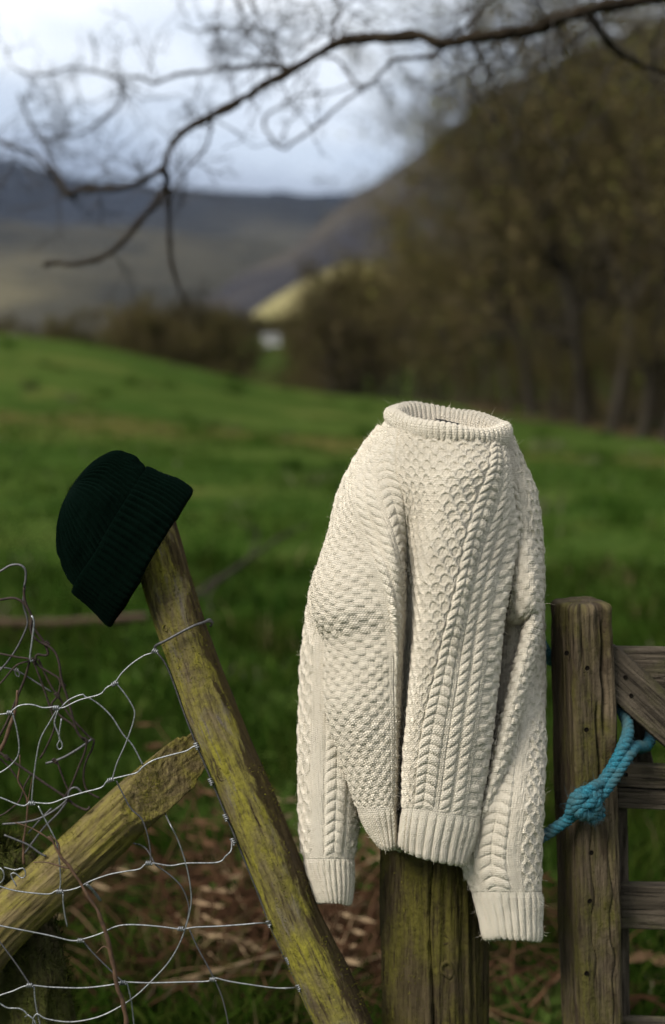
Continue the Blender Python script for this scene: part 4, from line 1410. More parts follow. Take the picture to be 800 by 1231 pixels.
def tangle():
    root = empty('rusty_wire_tangle', tuple(PZ((40, 1100, 0))), 'tangle of old dark rusty wire behind the netting at the left edge', 'wire')
    w = lambda pts, z=0, r=1.3, m='rust': wire(root, pts, z, r, m, 'strand')
    w([(-20, 694), (0, 687), (12, 680), (23, 679), (30, 684), (31, 695), (29, 706)], 8, 1.5, 'dark_wire')
    w([(29, 706), (29, 716), (32, 728), (38, 742), (37, 757), (41, 766), (50, 773), (57, 776), (66, 784), (71, 797), (73, 812), (76, 824), (82, 842), (92, 878), (100, 889)], 6, 1.5)
    w([(-20, 722), (0, 721), (16, 719), (27, 724), (37, 738), (41, 755), (52, 771), (58, 786), (52, 788), (44, 787), (43, 795)], 2, 1.6)
    w([(38, 740), (41, 748), (39, 768), (36, 793), (40, 794)], 12, 1.3, 'wire')
    w([(30, 706), (28, 726), (33, 745), (31, 757), (18, 783), (0, 806), (-20, 822)], -6, 1.3, 'dark_wire')
    w([(-20, 783), (0, 786), (20, 790), (38, 794), (46, 810), (54, 832), (60, 850), (66, 872), (55, 900), (48, 912)], 0, 1.3)
    w([(-20, 836), (0, 822), (20, 800), (40, 794)], -4, 1.2)
    w([(42, 796), (50, 803), (62, 810), (72, 818), (70, 835), (62, 846), (64, 850)], 0, 1.4)
    w([(46, 792), (54, 810), (62, 826), (72, 840), (82, 858), (92, 870), (108, 887), (113, 889), (111, 900), (105, 912), (101, 926), (101, 940), (106, 952), (120, 960)], -3, 1.3)
    w([(62, 850), (74, 862), (88, 872), (97, 886), (104, 890), (102, 904), (94, 924), (86, 944), (78, 958)], 4, 1.4)
    w([(55, 918), (66, 915), (80, 909), (98, 898), (110, 889)], 2, 1.6, 'dark_wire')
    w([(68, 914), (73, 928), (80, 946), (84, 952)], 2, 1.2)
    w([(-20, 893), (0, 905), (10, 912), (28, 924), (44, 935), (60, 946), (78, 958), (90, 968), (104, 974), (108, 970)], 0, 1.6)
    w([(0, 912), (12, 924), (22, 938), (29, 952), (33, 970), (31, 992), (28, 1015)], -8, 1.2)
    w([(-20, 984), (0, 981), (14, 972), (24, 962), (30, 944), (38, 930)], -4, 1.1)
    w([(3, 991), (28, 989), (48, 984), (66, 974), (80, 962), (84, 950), (92, 947), (100, 955)], 6, 1.4, 'dark_wire')
    w([(82, 962), (70, 978), (54, 994), (40, 1012), (30, 1026)], -4, 1.4, 'dark_wire')
    w([(62, 972), (48, 986), (34, 1002)], -10, 1.2, 'dark_wire')
    w([(5, 1004), (20, 1010), (34, 1016), (48, 1026), (56, 1030)], 4, 1.3, 'dark_wire')
    w([(-20, 812), (0, 803), (18, 806), (30, 812), (46, 822), (62, 832)], -12, 1.1, 'dark_wire')
    w([(20, 803), (18, 808), (21, 814), (24, 812), (21, 804)], -4, .9, 'dark_wire')
    w([(36, 793), (30, 815), (22, 835), (14, 855), (5, 875), (-10, 900)], -8, 1.6, 'rust')
    w([(-4, 1042, 20), (3, 1046, 24), (5, 1055, 24), (0, 1062, 22), (-8, 1060, 20)], 20, 1.0, 'wire')
    w([(5, 1043, 16), (18, 1046, 18), (28, 1044, 18), (31, 1052, 18), (26, 1056, 16), (18, 1050, 16), (13, 1052, 16), (20, 1066, 18)], 16, .9, 'wire')
    for x, y in ((57, 774), (40, 794), (76, 824), (69, 836), (66, 915), (103, 890), (80, 960), (8, 911)):
        wknot(root, x, y, 2, 3.0, 'rust', .8)


tangle()


def brambles():
    def stem(name, pts, z, r0, r1, label, sides=()):
        path = resample(PZ(np.array([(x, y, z) for x, y in pts], float)), .004)
        path = path + .0012 * st(vnoise(path * 70, 1), vnoise(path * 70, 2), vnoise(path * 70, 3))
        R = np.linspace(r0, r1, len(path)) * S * (1 + .25 * vnoise(path * 90, 5))
        root = empty(name, tuple(path[np.argmin(path[:, 2])]), label, 'bramble')
        V, q, t, g = tube(path, R, 8)
        obj('cane', mesh_np('cane', V, q, t), MAT['bramble'], root)
        for s in sides:
            pp = resample(PZ(np.array([(x, y, z) for x, y in s], float)), .004)
            V, q, t, g = tube(pp, np.linspace(r1 * .8, r1 * .35, len(pp)) * S, 6)
            obj('side_shoot', mesh_np('side_shoot', V, q, t), MAT['bramble'], root)
    stem('bramble_cane', [(150, 1260), (152, 1231), (147, 1205), (140, 1180), (134, 1148), (127, 1122), (117, 1095), (106, 1078), (94, 1058), (84, 1043), (76, 1034), (70, 1024), (62, 1010), (57, 1006)], 44, 3.2, 1.6,
         'thin brown bramble cane crossing in front of the strut', [[(84, 1044), (74, 1042), (56, 1037), (40, 1037)], [(66, 1014), (52, 1004), (36, 995), (18, 989)], [(135, 1148), (126, 1138), (116, 1146)], [(72, 1028), (70, 1014), (60, 1004)]])
    stem('bramble_shoot', [(29, 1040), (28, 1015), (31, 990), (33, 968), (31, 955), (22, 938), (24, 920), (24, 908)], -4, 1.7, .9, 'thin brown shoot rising behind the netting at the far left', [[(33, 968), (36, 950), (40, 930)]])
    stem('old_bramble_stalk', [(-15, 925), (2, 898), (12, 872), (20, 848), (21, 830)], -2, 2.6, 1.6, 'short brown stalk at the left edge below the rusty wire')


brambles()


# ------------------------------------------------------------------ the hat
def hat():
    ax = np.array([-.807, -.589]); dr = np.array([.519, -.855])       # px: crown direction and along-brim direction (y down)
    mid = np.array([182, 671.0])                                       # middle of the opening edge
    nu, ribs = 640, 62
    # profile: (distance along the axis, half-width, half-depth, skew along the brim)
    body = [(0, 97, 62, 0), (4, 98, 64, 0), (25, 96, 63, 0), (45, 93, 61, -1), (57, 91, 60, -2), (63, 89, 57, -2)]
    crown = [(50, 80, 50, -3), (58, 85, 54, -2), (64, 86, 55, 0), (78, 82.5, 53, 5), (92, 76, 49, 8), (101, 71, 45, 10), (110, 61, 40, 11), (118, 48, 33, 11), (123, 34, 24, 11), (126, 20, 14, 10), (127, 8, 6, 10), (126.5, .6, .5, 10)]
    root = empty('beanie_hat', tuple(PZ((178, 668, 0))), 'dark green ribbed beanie hat with turned-up brim hung on the leaning post', 'hat')

    fb = Bag()

    def surf(name, prof, nv, depth, inner=False, lift=0.0, sharp=1.0, lump=0.0):
        pr = spline(np.array(prof, float), nv)
        pr[:, 1] *= .945
        u = np.arange(nu) * 2 * np.pi / nu
        cu, su = np.cos(u)[None], np.sin(u)[None]
        rb = depth * (np.abs(np.cos(u * ribs / 2)) ** .8)[None] * np.clip(pr[:, 1:2] / 55, .12, 1)
        stc = .35 * np.abs(np.sin(pr[:, 0:1] * .9 + 0 * cu))
        w = pr[:, 1:2] + lift + rb + stc; dpt = pr[:, 2:3] + lift + rb + stc
        if lump < .05 and lump:                     # the turned-up edge is not quite even
            q = st(cu * 1.3, su * 1.3, pr[:, 0:1] / 45)
            w = w * (1 + lump * fbm(q, 3, 14)); dpt = dpt * (1 + 2 * lump * fbm(q, 3, 15))
        elif lump:
            q = st(cu * 1.5 + 0 * w, su * 1.5 + 0 * w, pr[:, 0:1] / 30 + 0 * cu)
            w = w * (1 + lump * fbm(q, 3, 4)); dpt = dpt * (1 + lump * fbm(q, 3, 5))
            # decrease seams pull four valleys into the crown
            va = np.abs((u[None] - .35) % (np.pi / 2) - np.pi / 4)
            f = np.clip((pr[:, 0:1] - 72) / 45, 0, 1)
            dent = 1 - .13 * f * np.exp(-(va / .11) ** 2)
            w *= dent; dpt *= dent
        al = pr[:, 0:1] + 0 * cu + (2.2 * fbm(st(cu * 1.6, su * 1.6, 0 * w + 3), 2, 21) if lump < .05 else 0)
        sk = pr[:, 3:4]
        x = mid[0] + ax[0] * al + dr[0] * (w * cu + sk)
        y = mid[1] + ax[1] * al + dr[1] * (w * cu + sk)
        V = PZ(st(x, y, dpt * su))
        n = 2600
        rg = np.random.default_rng(nv); k = rg.integers(0, V.shape[0] * V.shape[1], n)
        p = V.reshape(-1, 3)[k]; d = p - PZ((140, 640, 0)); d = d / np.linalg.norm(d, axis=1)[:, None] + rg.normal(0, .6, (n, 3))
        wd = rg.normal(0, 1, (n, 3)); wd *= 8e-5 / np.linalg.norm(wd, axis=1)[:, None]
        fb.add(np.stack([p - wd, p + wd, p + d * rg.gamma(2, .0016, n)[:, None]], 1), None, np.arange(n * 3).reshape(-1, 3))
        return obj(name, mesh_np(name, V.reshape(-1, 3), grid_faces(nv, nu, True)), MAT['hat'], root)
    surf('crown', crown, 84, 4.2, lump=.07)
    # the turned-up brim, outside, over the fold and inside
    brim = [(6, 80, 50, 0), (0, 90, 57, 0), (-2, 94, 60, 0), (2, 98, 64, 0), (16, 98, 64, 0), (32, 96, 63, 0), (48, 93.5, 61, -1), (58, 92, 60, -2), (62, 90, 58, -2), (61, 87, 55, -2), (54, 84, 53, -2)]
    surf('brim', brim, 64, 4.0, lump=.028)
    o = obj('loose_fibres', fb.mesh('loose_fibres', False), MAT['hat'], root)
    o['kind'] = 'stuff'


hat()


# ------------------------------------------------------------------ the sweater
def vst(s, t, w=3.6, h=3.1):
    f = np.abs(s / w - np.floor(s / w) - .5) * 2
    return 1.7 * (np.sin(np.pi * np.clip(f, 0, 1)) ** .8) * (.25 + .75 * np.abs(np.sin(np.pi * (t / h - .75 * f))) ** .8)


def purl(s, t, w=3.6, h=3.1):
    r = np.floor(t / h)
    return 1.6 * np.abs(np.sin(np.pi * t / h)) ** .8 * (.55 + .45 * np.cos(2 * np.pi * (s / w + .5 * (r % 2))))


def k_basket(s, t, W):
    cw, ch = 9.6, 9.4
    a, b = s / cw, t / ch
    par = (np.floor(a) + np.floor(b)) % 2
    pil = (np.abs(np.sin(np.pi * a)) * np.abs(np.sin(np.pi * b))) ** .32
    return np.where(par > .5, 2.3 * pil + .6 * vst(s, t, cw / 3, ch / 3), .45 * pil + .7 * purl(s, t, cw / 3, ch / 3))


def k_rope(s, t, W, sg=1):
    x = (s / W - .5) * 2
    fr = (t - sg * 5.5 * x) / 14.0
    fr = fr - np.floor(fr)
    lobe = np.clip(1 - (2 * fr - 1) ** 2, 0, 1) ** .5
    env = np.clip(1 - x ** 2, 0, 1) ** .5
    return 3.7 * (.12 + .88 * lobe) * env + .45 * vst(s + sg * t * .3, t - sg * 5.5 * x, W / 5, 3.1) * env - 1.2 * np.exp(-((np.abs(x) - 1) / .16) ** 2)


def k_chev(s, t, W):
    x = (s / W - .5) * 2; ax = np.abs(x)
    q = ax * 2 - 1                                 # -1 centre line .. 1 outer edge of one arm
    fr = (t - 9.0 * ax - 1.5 * q * q) / 13.4
    fr = fr - np.floor(fr)
    lobe = np.clip(1 - (2 * fr - 1) ** 2, 0, 1) ** .5
    env = np.clip(1 - np.abs(q) ** 2.6, 0, 1) ** .5
    return 4.1 * (.10 + .90 * lobe) * env + .45 * vst(s - np.sign(x) * t * .35, t - 9 * ax, W / 9, 3.1) * env - 1.2 * np.exp(-((ax - 1) / .09) ** 2)


def k_honey(s, t, W):
    d = 9.2
    n = max(2, round(W / d)); d = W / n
    T = 25.0
    ss = np.sin(2 * np.pi * t / T); ss = np.sign(ss) * np.abs(ss) ** .65
    k0 = np.floor(s / d)
    h = np.zeros_like(s + t)
    for dk in (-1, 0, 1):
        k = k0 + dk
        sg = np.where(k % 2 == 0, 1.0, -1.0)
        xk = (k + .5) * d + sg * d * .40 * ss
        q = np.clip(np.abs(s - xk) / 3.5, 0, 1)
        over = 1 + .40 * sg * np.cos(2 * np.pi * t / T)
        h = np.maximum(h, np.sqrt(1 - q ** 2) * over)
    return 2.5 * h + .7 * vst(s, t, 3.6, 3.1) + .25 * purl(s, t)


def k_dk(s, t, W):
    x = s / W
    r = np.abs(np.sin(2 * np.pi * x)) ** .6
    edge = np.exp(-((x - 0) / .1) ** 2) + np.exp(-((x - 1) / .1) ** 2)
    return 2.2 * r * (.75 + .25 * np.abs(np.sin(np.pi * t / 3.1 + np.pi * np.floor(2 * x) * .5))) - 1.2 * edge


def k_gap(s, t, W): return -.5 + .55 * purl(s, t, W / max(1, round(W / 3.6)), 3.1)


def k_plain(s, t, W): return 1.1 * np.clip(np.sin(np.pi * s / W), 0, 1) ** .3 + .75 * vst(s, t, W / max(1, round(W / 3.6)), 3.1)


def k_rib(s, t, W, p=12.0, amp=3.0):
    n = max(1, round(W / p)); p = W / n
    f = np.abs(s / p - np.floor(s / p) - .5) * 2
    return amp * np.clip(1 - f ** 2.4, 0, 1) ** .6 + .45 * vst(s, t, p / 2, 3.2) * np.clip(1.1 - f, 0, 1) - .5 * np.exp(-((f - 1) / .15) ** 2)


KN = dict(basket=k_basket, rope=k_rope, chev=k_chev, honey=k_honey, dk=k_dk, gap=k_gap, plain=k_plain,
          rib=k_rib, ribs=lambda s, t, W: k_rib(s, t, W, 8.4, 2.8), roper=lambda s, t, W: k_rope(s, t, W, -1))


def knit_height(bands, du, tt):
    """bands = [(kind, width mm)] across; du = sample spacing in mm; tt = rows in mm -> heights (rows, cols), positions"""
    cols, pos, off = [], [], 0.0
    for kind, W in bands:
        n = max(2, int(round(W / du)))
        s = (np.arange(n) + .5) * W / n
        q = st((off + s)[None, :] / 26, tt[:, None] / 26, len(bands))
        w1, w2, w3 = vnoise(q, 201), vnoise(q * 1.3, 202), vnoise(q * 1.9, 203)
        cols.append(KN[kind](np.clip(s[None, :] + .4 * w1 * np.sin(np.pi * s / W)[None], 1e-3, W - 1e-3), tt[:, None] + .9 * w2, W) * (1 + .14 * w3))
        pos.append(off + s); off += W
    return np.concatenate(cols, 1), np.concatenate(pos), off


def vmap(ctrl, tt, total, r0, r1):
    """row parameters between control rows r0 and r1 at even fabric lengths"""
    f = spline(ctrl[r0:r1 + 1], (r1 - r0) * 12 + 1)
    l = np.concatenate([[0], np.cumsum(np.linalg.norm(np.diff(f, axis=0), axis=-1).mean(1))])
    return r0 + np.interp(tt / total * l[-1], l, np.linspace(0, r1 - r0, len(l)))


def sheet(name, ctrl, uof, v, H, parent, mat, wrinkle=1.2, seed=0, flip=True):
    """tensor spline through ctrl (rows, cols, 3 in px); uof = column parameters, v = row parameters, H = heights mm"""
    A = spline(spline(ctrl, v, 0), uof, 1)
    wr = fbm(st(A[..., 0] / 34, A[..., 1] / 46, A[..., 2] / 34), 3, 60 + seed)
    Wd = PZ(A)
    du = np.gradient(Wd, axis=1); dv = np.gradient(Wd, axis=0)
    N = np.cross(du, dv); N /= np.linalg.norm(N, axis=-1)[..., None] + 1e-12
    if flip: N = -N
    H = H + .30 * vnoise(A * np.array([.45, .5, .45]), 90 + seed) + .32 * vnoise(A * np.array([.9, .8, .9]), 95 + seed)
    Wd = Wd + N * ((H * .001) + wr * wrinkle * .001)[..., None]
    q = grid_faces(Wd.shape[0], Wd.shape[1])
    if flip: q = q[:, ::-1]
    K = st(np.cumsum(np.linalg.norm(du, axis=-1), 1) * 1000, np.cumsum(np.linalg.norm(dv, axis=-1), 0) * 1000, 0).reshape(-1, 3)
    o = obj(name, mesh_np(name, Wd.reshape(-1, 3), q, attrs={'knit': K}), mat, parent)
    return o, Wd, N


BODY = np.array([
 [(480,500,-48),(471,502,-26),(468,504,-14),(466,507,-2),(467,509,8),(469,511,18),(481,515,36),(505,521,50),(548,526,58),(588,529,42),(599,527,26),(606,524,8),(608,520,-15),(606,514,-45)],
 [(427,572,-60),(425,566,-30),(427,563,-12),(434,562,5),(441,561,18),(450,560,32),(478,559,52),(507,561,62),(546,563,74),(586,562,62),(604,561,40),(612,560,15),(612,560,-10),(608,560,-45)],
 [(407,625,-50),(405,620,-20),(411,612,10),(424,602,28),(438,600,44),(455,598,56),(486,597,58),(506,600,66),(533,602,80),(570,602,72),(600,600,48),(614,600,22),(618,600,0),(612,600,-50)],
 [(392,668,-40),(389,665,-5),(406,655,28),(434,643,48),(451,642,62),(469,641,70),(489,641,48),(500,645,58),(521,648,82),(557,648,80),(584,646,60),(612,641,30),(625,640,8),(615,642,-50)],
 [(386,712,-30),(377,706,12),(400,698,46),(447,685,64),(464,683,76),(479,683,70),(488,685,28),(498,690,44),(513,693,82),(549,693,84),(573,691,70),(600,686,45),(617,684,22),(608,690,-45)],
 [(396,750,-30),(379,742,18),(402,736,54),(459,728,68),(474,726,74),(484,727,52),(488,730,26),(497,734,36),(508,737,78),(538,737,85),(563,735,74),(591,732,54),(608,732,32),(599,734,-45)],
 [(410,776,-26),(391,771,11),(412,767,50),(464,760,66),(477,759,70),(484,760,46),(487,764,22),(496,768,27),(504,770,75),(530,770,84),(557,768,75),(587,765,57),(604,764,34),(595,767,-42)],
 [(406,810,-25),(391,803,18),(420,800,54),(467,793,66),(478,793,62),(483,794,40),(485,797,20),(494,800,24),(500,803,72),(523,803,83),(552,801,76),(584,798,60),(601,797,36),(591,800,-40)],
 [(406,858,-20),(392,853,22),(423,850,58),(468,845,62),(477,845,54),(481,846,32),(483,850,16),(491,852,20),(495,853,66),(511,853,79),(544,852,77),(577,849,62),(596,848,38),(584,850,-35)],
 [(418,908,-15),(407,905,20),(432,903,52),(469,900,56),(476,900,46),(479,902,28),(480,905,12),(487,907,16),(489,908,60),(502,908,75),(536,907,77),(571,904,64),(589,903,40),(577,905,-30)],
 [(441,975,-8),(430,972,18),(447,972,43),(470,970,48),(475,971,39),(477,972,24),(479,973,2),(484,974,6),(485,972,54),(497,972,68),(527,976,73),(560,981,62),(577,984,40),(567,984,-20)],
 [(452,1000,-6),(443,998,18),(455,998,39),(471,996,42),(475,997,34),(476,998,22),(478,1000,2),(483,1002,-4),(483,1000,50),(493,1003,64),(521,1009,70),(552,1014,60),(569,1017,40),(560,1016,-15)],
 [(461,1016,-6),(454,1014,16),(462,1019,34),(472,1018,37),(475,1018,30),(476,1018,20),(478,1019,2),(482,1021,-2),(482,1015,47),(492,1023,60),(518,1031,67),(548,1037,58),(559,1037,40),(552,1034,-12)]], float)

ZONES = [  # (first column, last column, bands)
 (0, 1, [('basket', 38)]), (1, 3, [('basket', 106)]),
 (3, 5, [('dk', 6.5), ('rope', 15), ('gap', 2.5), ('rope', 15)]),
 (5, 6, [('dk', 6.5), ('chev', 32), ('gap', 2)]),
 (6, 9, [('honey', 136)]),
 (9, 10, [('gap', 2), ('chev', 32), ('dk', 6.5)]),
 (10, 11, [('roper', 15.5), ('gap', 2.5), ('roper', 15.5), ('dk', 6.5)]),
 (11, 12, [('basket', 19.2)]), (12, 13, [('basket', 57.6)])]


def col_params(zones, du, tt, override=None):
    Hs, us = [], []
    for c0, c1, bands in zones:
        H, pos, W = knit_height(bands, du, tt)
        Hs.append(H); us.append(c0 + (c1 - c0) * pos / W)
    return np.concatenate(Hs, 1), np.concatenate(us)


FUZZ_P, FUZZ_N = [], []


def keep_fuzz(Wd, N, n, rg):
    i = rg.integers(0, Wd.shape[0], n); j = rg.integers(0, Wd.shape[1], n)
    FUZZ_P.append(Wd[i, j]); FUZZ_N.append(N[i, j])


def ell_ctrl(rows, nth=24):
    """tube control net from rows (xl, xr, y, zc, b[, tilt]); angle runs left edge -> front -> right edge -> back"""
    th = np.linspace(np.pi, -np.pi, nth)          # th = pi left, pi/2 front, 0 right, -pi/2 back
    out = []
    for r in rows:
        xl, xr, y, zc, b = r[:5]; tilt = r[5] if len(r) > 5 else 0
        cx_, a = (xl + xr) / 2, (xr - xl) / 2
        out.append(st(cx_ + a * np.cos(th), y + tilt * np.cos(th), zc + b * np.sin(th)))
    return np.array(out)


def sweater():
    rg = np.random.default_rng(77)
    root = empty('knitted_sweater', tuple(PZ((523, 1030, -20))), 'cream cable-knit wool sweater hung over the thick post', 'sweater')
    wool = MAT['wool']
    DU, DV = 1.0, .95
    # body front
    tt = np.arange(0, 540, DV)
    v = vmap(BODY, tt, 540, 0, 10)
    H, us = col_params(ZONES, DU, tt)
    fade = np.clip((540 - tt) / 8, 0, 1)[:, None]
    o, Wd, N = sheet('body_front', BODY, us, v, H * fade + 1.6 * (1 - fade), root, wool, 1.5, 1)
    keep_fuzz(Wd, N, 12000, rg)
    # hem
    hz = [(a, b, [('rib', sum(w for _, w in bands))]) for a, b, bands in ZONES]
    hz = [(0, 1, [('rib', 36)]), (1, 3, [('rib', 72)]), (3, 6, [('rib', 48)]), (6, 8, [('rib', 48)]), (8, 10, [('rib', 72)]), (10, 13, [('rib', 120)])]
    th_ = np.arange(0, 56, .8)
    H, us = col_params(hz, DU, th_)
    ctrl = np.concatenate([BODY[9:], BODY[-1:] + np.array([0, -1, -9]), BODY[-1:] + np.array([0, -16, -12])])
    roll = np.array([0.6, 1.2, 1.8]); vv = np.concatenate([1 + th_ / 56 * 2, np.linspace(3.05, 5, 14)])
    H = np.concatenate([H, np.repeat(H[-1:], 14, 0)])
    edge = np.exp(-((vv - 3.0) / .10) ** 2)[:, None]
    o, Wd, N = sheet('hem', ctrl, us, vv, 1.5 + (H * (1 - .4 * edge) + edge * .8 - 1.5) * np.clip((vv - 1) / .22, .1, 1)[:, None], root, wool, 1.5, 1)
    keep_fuzz(Wd, N, 1500, rg)
    # body back
    back = []
    for i, r in enumerate(BODY):
        a, b = r[13], r[0]
        f = min(1, i / 2.0)
        zb = -62 - 106 * f if i < 10 else -168 + (i - 10) * 4
        lo = 540 - 70 if i > 4 else 540 - 60
        back.append([a + (0, 0, 12), a, (a * .8 + np.array([620, a[1], zb]) * .2) + (0, 0, -20), ((a[0] * .75 + b[0] * .25), a[1] * .75 + b[1] * .25, zb), (a + b) / 2 * (1, 1, 0) + (0, 0, zb - 6), ((a[0] * .25 + b[0] * .75), a[1] * .25 + b[1] * .75, zb), b, b + (0, 0, 12)])
    back = np.array(back, float)
    tb = np.arange(0, 600, 3.0)
    H, us = col_params([(0, 7, [('basket', 96), ('rope', 15), ('rope', 15), ('chev', 32), ('honey', 136), ('chev', 32), ('rope', 15), ('rope', 15), ('basket', 96)])], 3.0, tb)
    sheet('body_back', back, us, tb / 600 * 12, H, root, wool, 1.5, 3)

    # sleeves
    def sleeve(rows, nc, front, seedv, total, label):
        ctrl = ell_ctrl(rows)
        nth = ctrl.shape[1]
        half = (nth - 1) / 2
        cuff_i = nc
        t1 = np.arange(0, total, 1.05)
        v1 = vmap(ctrl, t1, total, 0, cuff_i)
        fr = sum(w for _, w in front)
        zn = [(0, half, front), (half, nth - 1, [('honey', 38), ('chev', 32), ('plain', 14), ('basket', 67.2)])]
        H, us = [], []
        for (c0, c1, bands), du in zip(zn, (1.08, 3.2)):
            h, pos, W = knit_height(bands, du, t1); H.append(h); us.append(c0 + (c1 - c0) * pos / W)
        H = np.concatenate(H, 1); us = np.concatenate(us)
        us = np.concatenate([us, [nth - 1]]); H = np.concatenate([H, H[:, :1]], 1); us[0] = 0
        fd = np.clip((total - t1) / 8, 0, 1)[:, None]
        o, Wd, N = sheet('sleeve', ctrl, us, v1, H * fd + 1.4 * (1 - fd), root, wool, 2.0, seedv)
        keep_fuzz(Wd, N, 7000, rg)
        # cuff: a part of the sleeve
        c2 = ctrl[cuff_i - 1:]
        last = c2[-1:]
        cen = last.mean(1, keepdims=True)
        c2 = np.concatenate([c2, last + (cen - last) * .16 + np.array([0, -2, 0]), last + (cen - last) * .22 + np.array([0, -16, 0])])
        nr = len(ctrl) - 1 - cuff_i
        t2 = np.arange(0, 58, .9)
        per = 226.8
        h, pos, W = knit_height([('ribs', per)], .8, t2)
        us2 = pos / W * (nth - 1); us2[0] = 0; us2 = np.concatenate([us2, [nth - 1]]); h = np.concatenate([h, h[:, :1]], 1)
        vv2 = np.concatenate([1 + t2 / 58 * nr, 1 + nr + np.linspace(.08, 2, 12)])
        h = np.concatenate([h, np.repeat(h[-1:], 12, 0)])
        edge = np.exp(-((vv2 - 1 - nr) / .10) ** 2)[:, None]
        cf, Wd, N = sheet('cuff', c2, us2, vv2, 1.3 + (h * (1 - .4 * edge) + .7 * edge - 1.3) * np.clip((vv2 - 1) / .2, .1, 1)[:, None], o, wool, 2.0, seedv)
        keep_fuzz(Wd, N, 900, rg)
        cf.location = (0, 0, 0)
        return o
    left = [(456, 474, 512, -40, 18), (430, 466, 545, -40, 34), (413, 465, 580, -36, 44), (401, 455, 620, -36, 48), (390, 450, 660, -38, 48), (377, 450, 700, -38, 48), (369, 446, 748, -34, 46), (362, 440, 800, -30, 43),
            (360, 437, 860, -26, 41), (359, 436, 910, -22, 39), (360, 433, 960, -18, 37), (362, 429, 1002, -14, 33), (366, 424, 1032, -10, 29), (371, 423, 1058, -9, 27), (380, 421, 1083, -8, 24, 1)]
    sleeve(left, 12, [('honey', 38), ('dk', 6), ('plain', 15), ('gap', 3), ('chev', 30), ('gap', 4), ('plain', 11), ('basket', 28.8)], 5, 560, 'left')
    right = [(592, 616, 524, -36, 22), (590, 632, 560, -40, 36), (600, 645, 600, -40, 42), (604, 651, 645, -38, 44), (604, 652, 690, -46, 42), (600, 653, 740, -58, 42), (597, 654, 800, -54, 42), (588, 655, 860, -34, 40),
             (576, 654, 920, -10, 37), (565, 652, 970, 8, 34), (555, 649, 1030, 12, 33), (569, 650, 1072, 14, 30), (576, 650, 1100, 14, 28), (582, 650, 1127, 14, 25, 1)]
    sleeve(right, 11, [('basket', 28.8), ('gap', 6), ('plain', 7), ('chev', 34), ('plain', 11), ('dk', 6), ('honey', 46)], 6, 600, 'right')
    # underarm: a pouch of loose cloth and the fold that runs down from it
    pouch = np.array([
     [(604,634,-24),(616,632,-2),(628,630,2),(640,630,-8),(650,632,-32)],
     [(606,662,-18),(617,660,6),(629,658,14),(641,658,6),(652,660,-24)],
     [(606,690,-16),(617,688,12),(629,686,22),(642,684,14),(652,686,-20)],
     [(605,717,-14),(617,715,14),(630,711,27),(643,706,21),(653,710,-16)],
     [(604,744,-16),(617,741,10),(630,736,25),(644,727,22),(653,732,-14)],
     [(603,757,-32),(616,753,-14),(629,747,4),(643,738,12),(652,742,-18)],
     [(603,755,-60),(616,749,-55),(628,743,-45),(641,735,-30),(650,739,-36)]], float)
    t3 = np.arange(0, 150, .95)
    H, us = col_params([(0, 4, [('basket', 76.8)])], .95, t3)
    o, Wd, N = sheet('underarm_pouch', pouch, us, vmap(pouch, t3, 150, 0, 6), H, root, wool, 1.6, 8)
    keep_fuzz(Wd, N, 600, rg)
    ridge = np.array([[(x + f * w, y + 3 * abs(f), z + dz) for f, dz in ((-1, -30), (-.78, -9), (0, 0), (.78, -9), (1, -30))]
                      for x, y, z, w in ((642, 722, 10, 8), (639, 755, 22, 11), (629, 798, 30, 12.5), (619, 840, 35, 13), (609, 880, 39, 12.5), (599, 920, 42, 10.5), (589, 955, 44, 7), (580, 985, 38, 4))], float)
    t3 = np.arange(0, 300, .95)
    H, us = col_params([(0, 4, [('basket', 67.2)])], .95, t3)
    o, Wd, N = sheet('underarm_fold', ridge, us, vmap(ridge, t3, 300, 0, 7), H, root, wool, 1.4, 11)
    keep_fuzz(Wd, N, 800, rg)

    # collar
    nth = 72
    th = np.linspace(0, 2 * np.pi, nth + 1)
    wv = 1 + .035 * np.sin(2 * th + .6) + .025 * np.sin(3 * th + 2.1)
    base = st(538 + 70 * wv * np.cos(th), 517 + 9.5 * np.cos(th) + 10.5 * np.sin(th) + 1.6 * np.sin(3 * th + .8), 58 * wv * np.sin(th))
    outd = st(np.cos(th), 0 * th, np.sin(th))
    prof = [(-5, -11), (0, -4), (3, 3), (3.5, 10), (1, 15.5), (-4.5, 16.5), (-9, 13.5), (-11, 6), (-11, -5), (-10, -16), (-8, -30)]
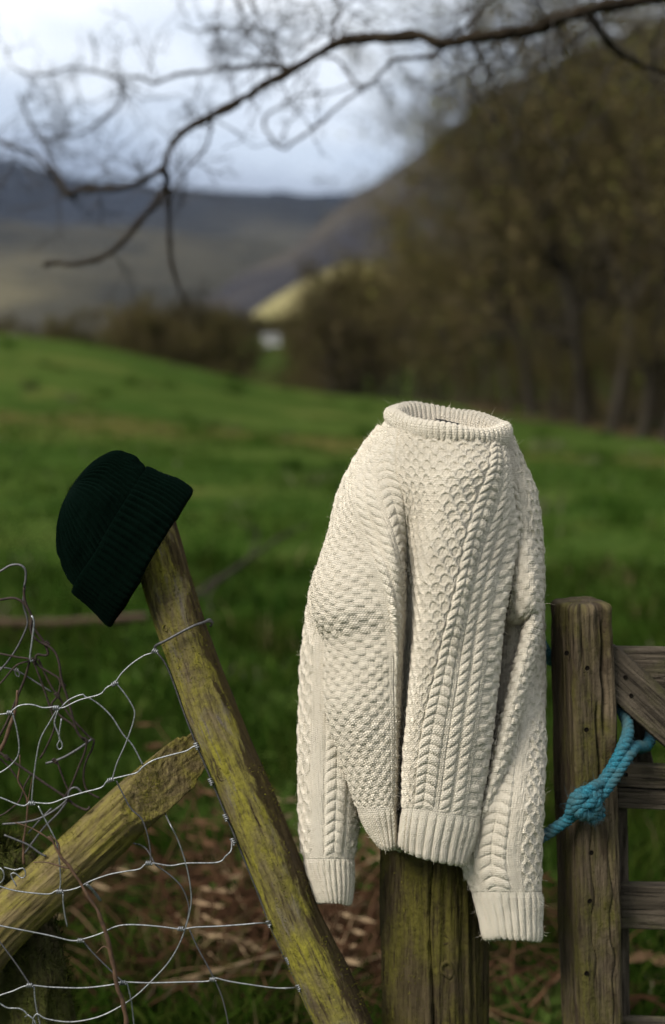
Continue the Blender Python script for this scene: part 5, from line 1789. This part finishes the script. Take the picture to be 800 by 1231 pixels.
    ctrl = np.array([base + outd * r + np.array([0, -h, 0]) * (1 + .14 * np.sin(3 * th + 1) + .08 * np.sin(5 * th))[:, None] for r, h in prof])
    nv = 110
    vv = np.linspace(0, len(prof) - 1, nv)
    tt = vv / vv[-1] * 95
    h, pos, W = knit_height([('ribc', 480)], .95, tt)
    us = pos / W * nth; us[0] = 0
    us = np.concatenate([us, [nth]]); h = np.concatenate([h, h[:, :1]], 1)
    o, Wd, N = sheet('collar', ctrl, us, vv, h, root, wool, .9, 9, flip=True)
    keep_fuzz(Wd, N, 2600, rg)
    # maker's label inside the back of the neck
    lab = np.array([[(524 + 28 * f, 502.5 + 6.0 * f + 10 * g, -42 + 3 * abs(f - .5) + 1.5 * g) for f in np.linspace(0, 1, 10)] for g in (0, .5, 1.0)])
    Vl = PZ(lab)
    Vb = Vl + np.array([0, .0015, 0])
    V = np.concatenate([Vl.reshape(-1, 3), Vb.reshape(-1, 3)])
    f1 = grid_faces(3, 10)
    obj('neck_label', mesh_np('neck_label', V, np.concatenate([f1, f1[:, ::-1] + 30])), MAT['label_cloth'], root)

    # loose fibres standing off the wool
    Pn, Nn = np.concatenate(FUZZ_P), np.concatenate(FUZZ_N)
    n = len(Pn)
    d = Nn * rg.uniform(.2, 1, n)[:, None] + rg.normal(0, .6, (n, 3)); d /= np.linalg.norm(d, axis=1)[:, None]
    L = rg.gamma(2.2, .0015, n)[:, None] * np.where(rg.random(n) < .05, 1.7, 1)[:, None]
    w = np.cross(d, rg.normal(0, 1, (n, 3))); w /= np.linalg.norm(w, axis=1)[:, None]
    c = rg.normal(0, .35, (n, 3))
    p1 = Pn + d * L * .5; p2 = p1 + (d + c) * L * .5
    V = np.stack([Pn - w * 8e-5, Pn + w * 8e-5, p1 + w * 7e-5, p1 - w * 7e-5, p2], 1)
    i = np.arange(n)[:, None] * 5
    o = obj('loose_fibres', mesh_np('loose_fibres', V.reshape(-1, 3), i + np.array([[0, 1, 2, 3]]), i + np.array([[3, 2, 4]]), False), wool, root)
    o['kind'] = 'stuff'


KN['ribc'] = lambda s, t, W: k_rib(s, t, W, 7.6, 2.3)
sweater()
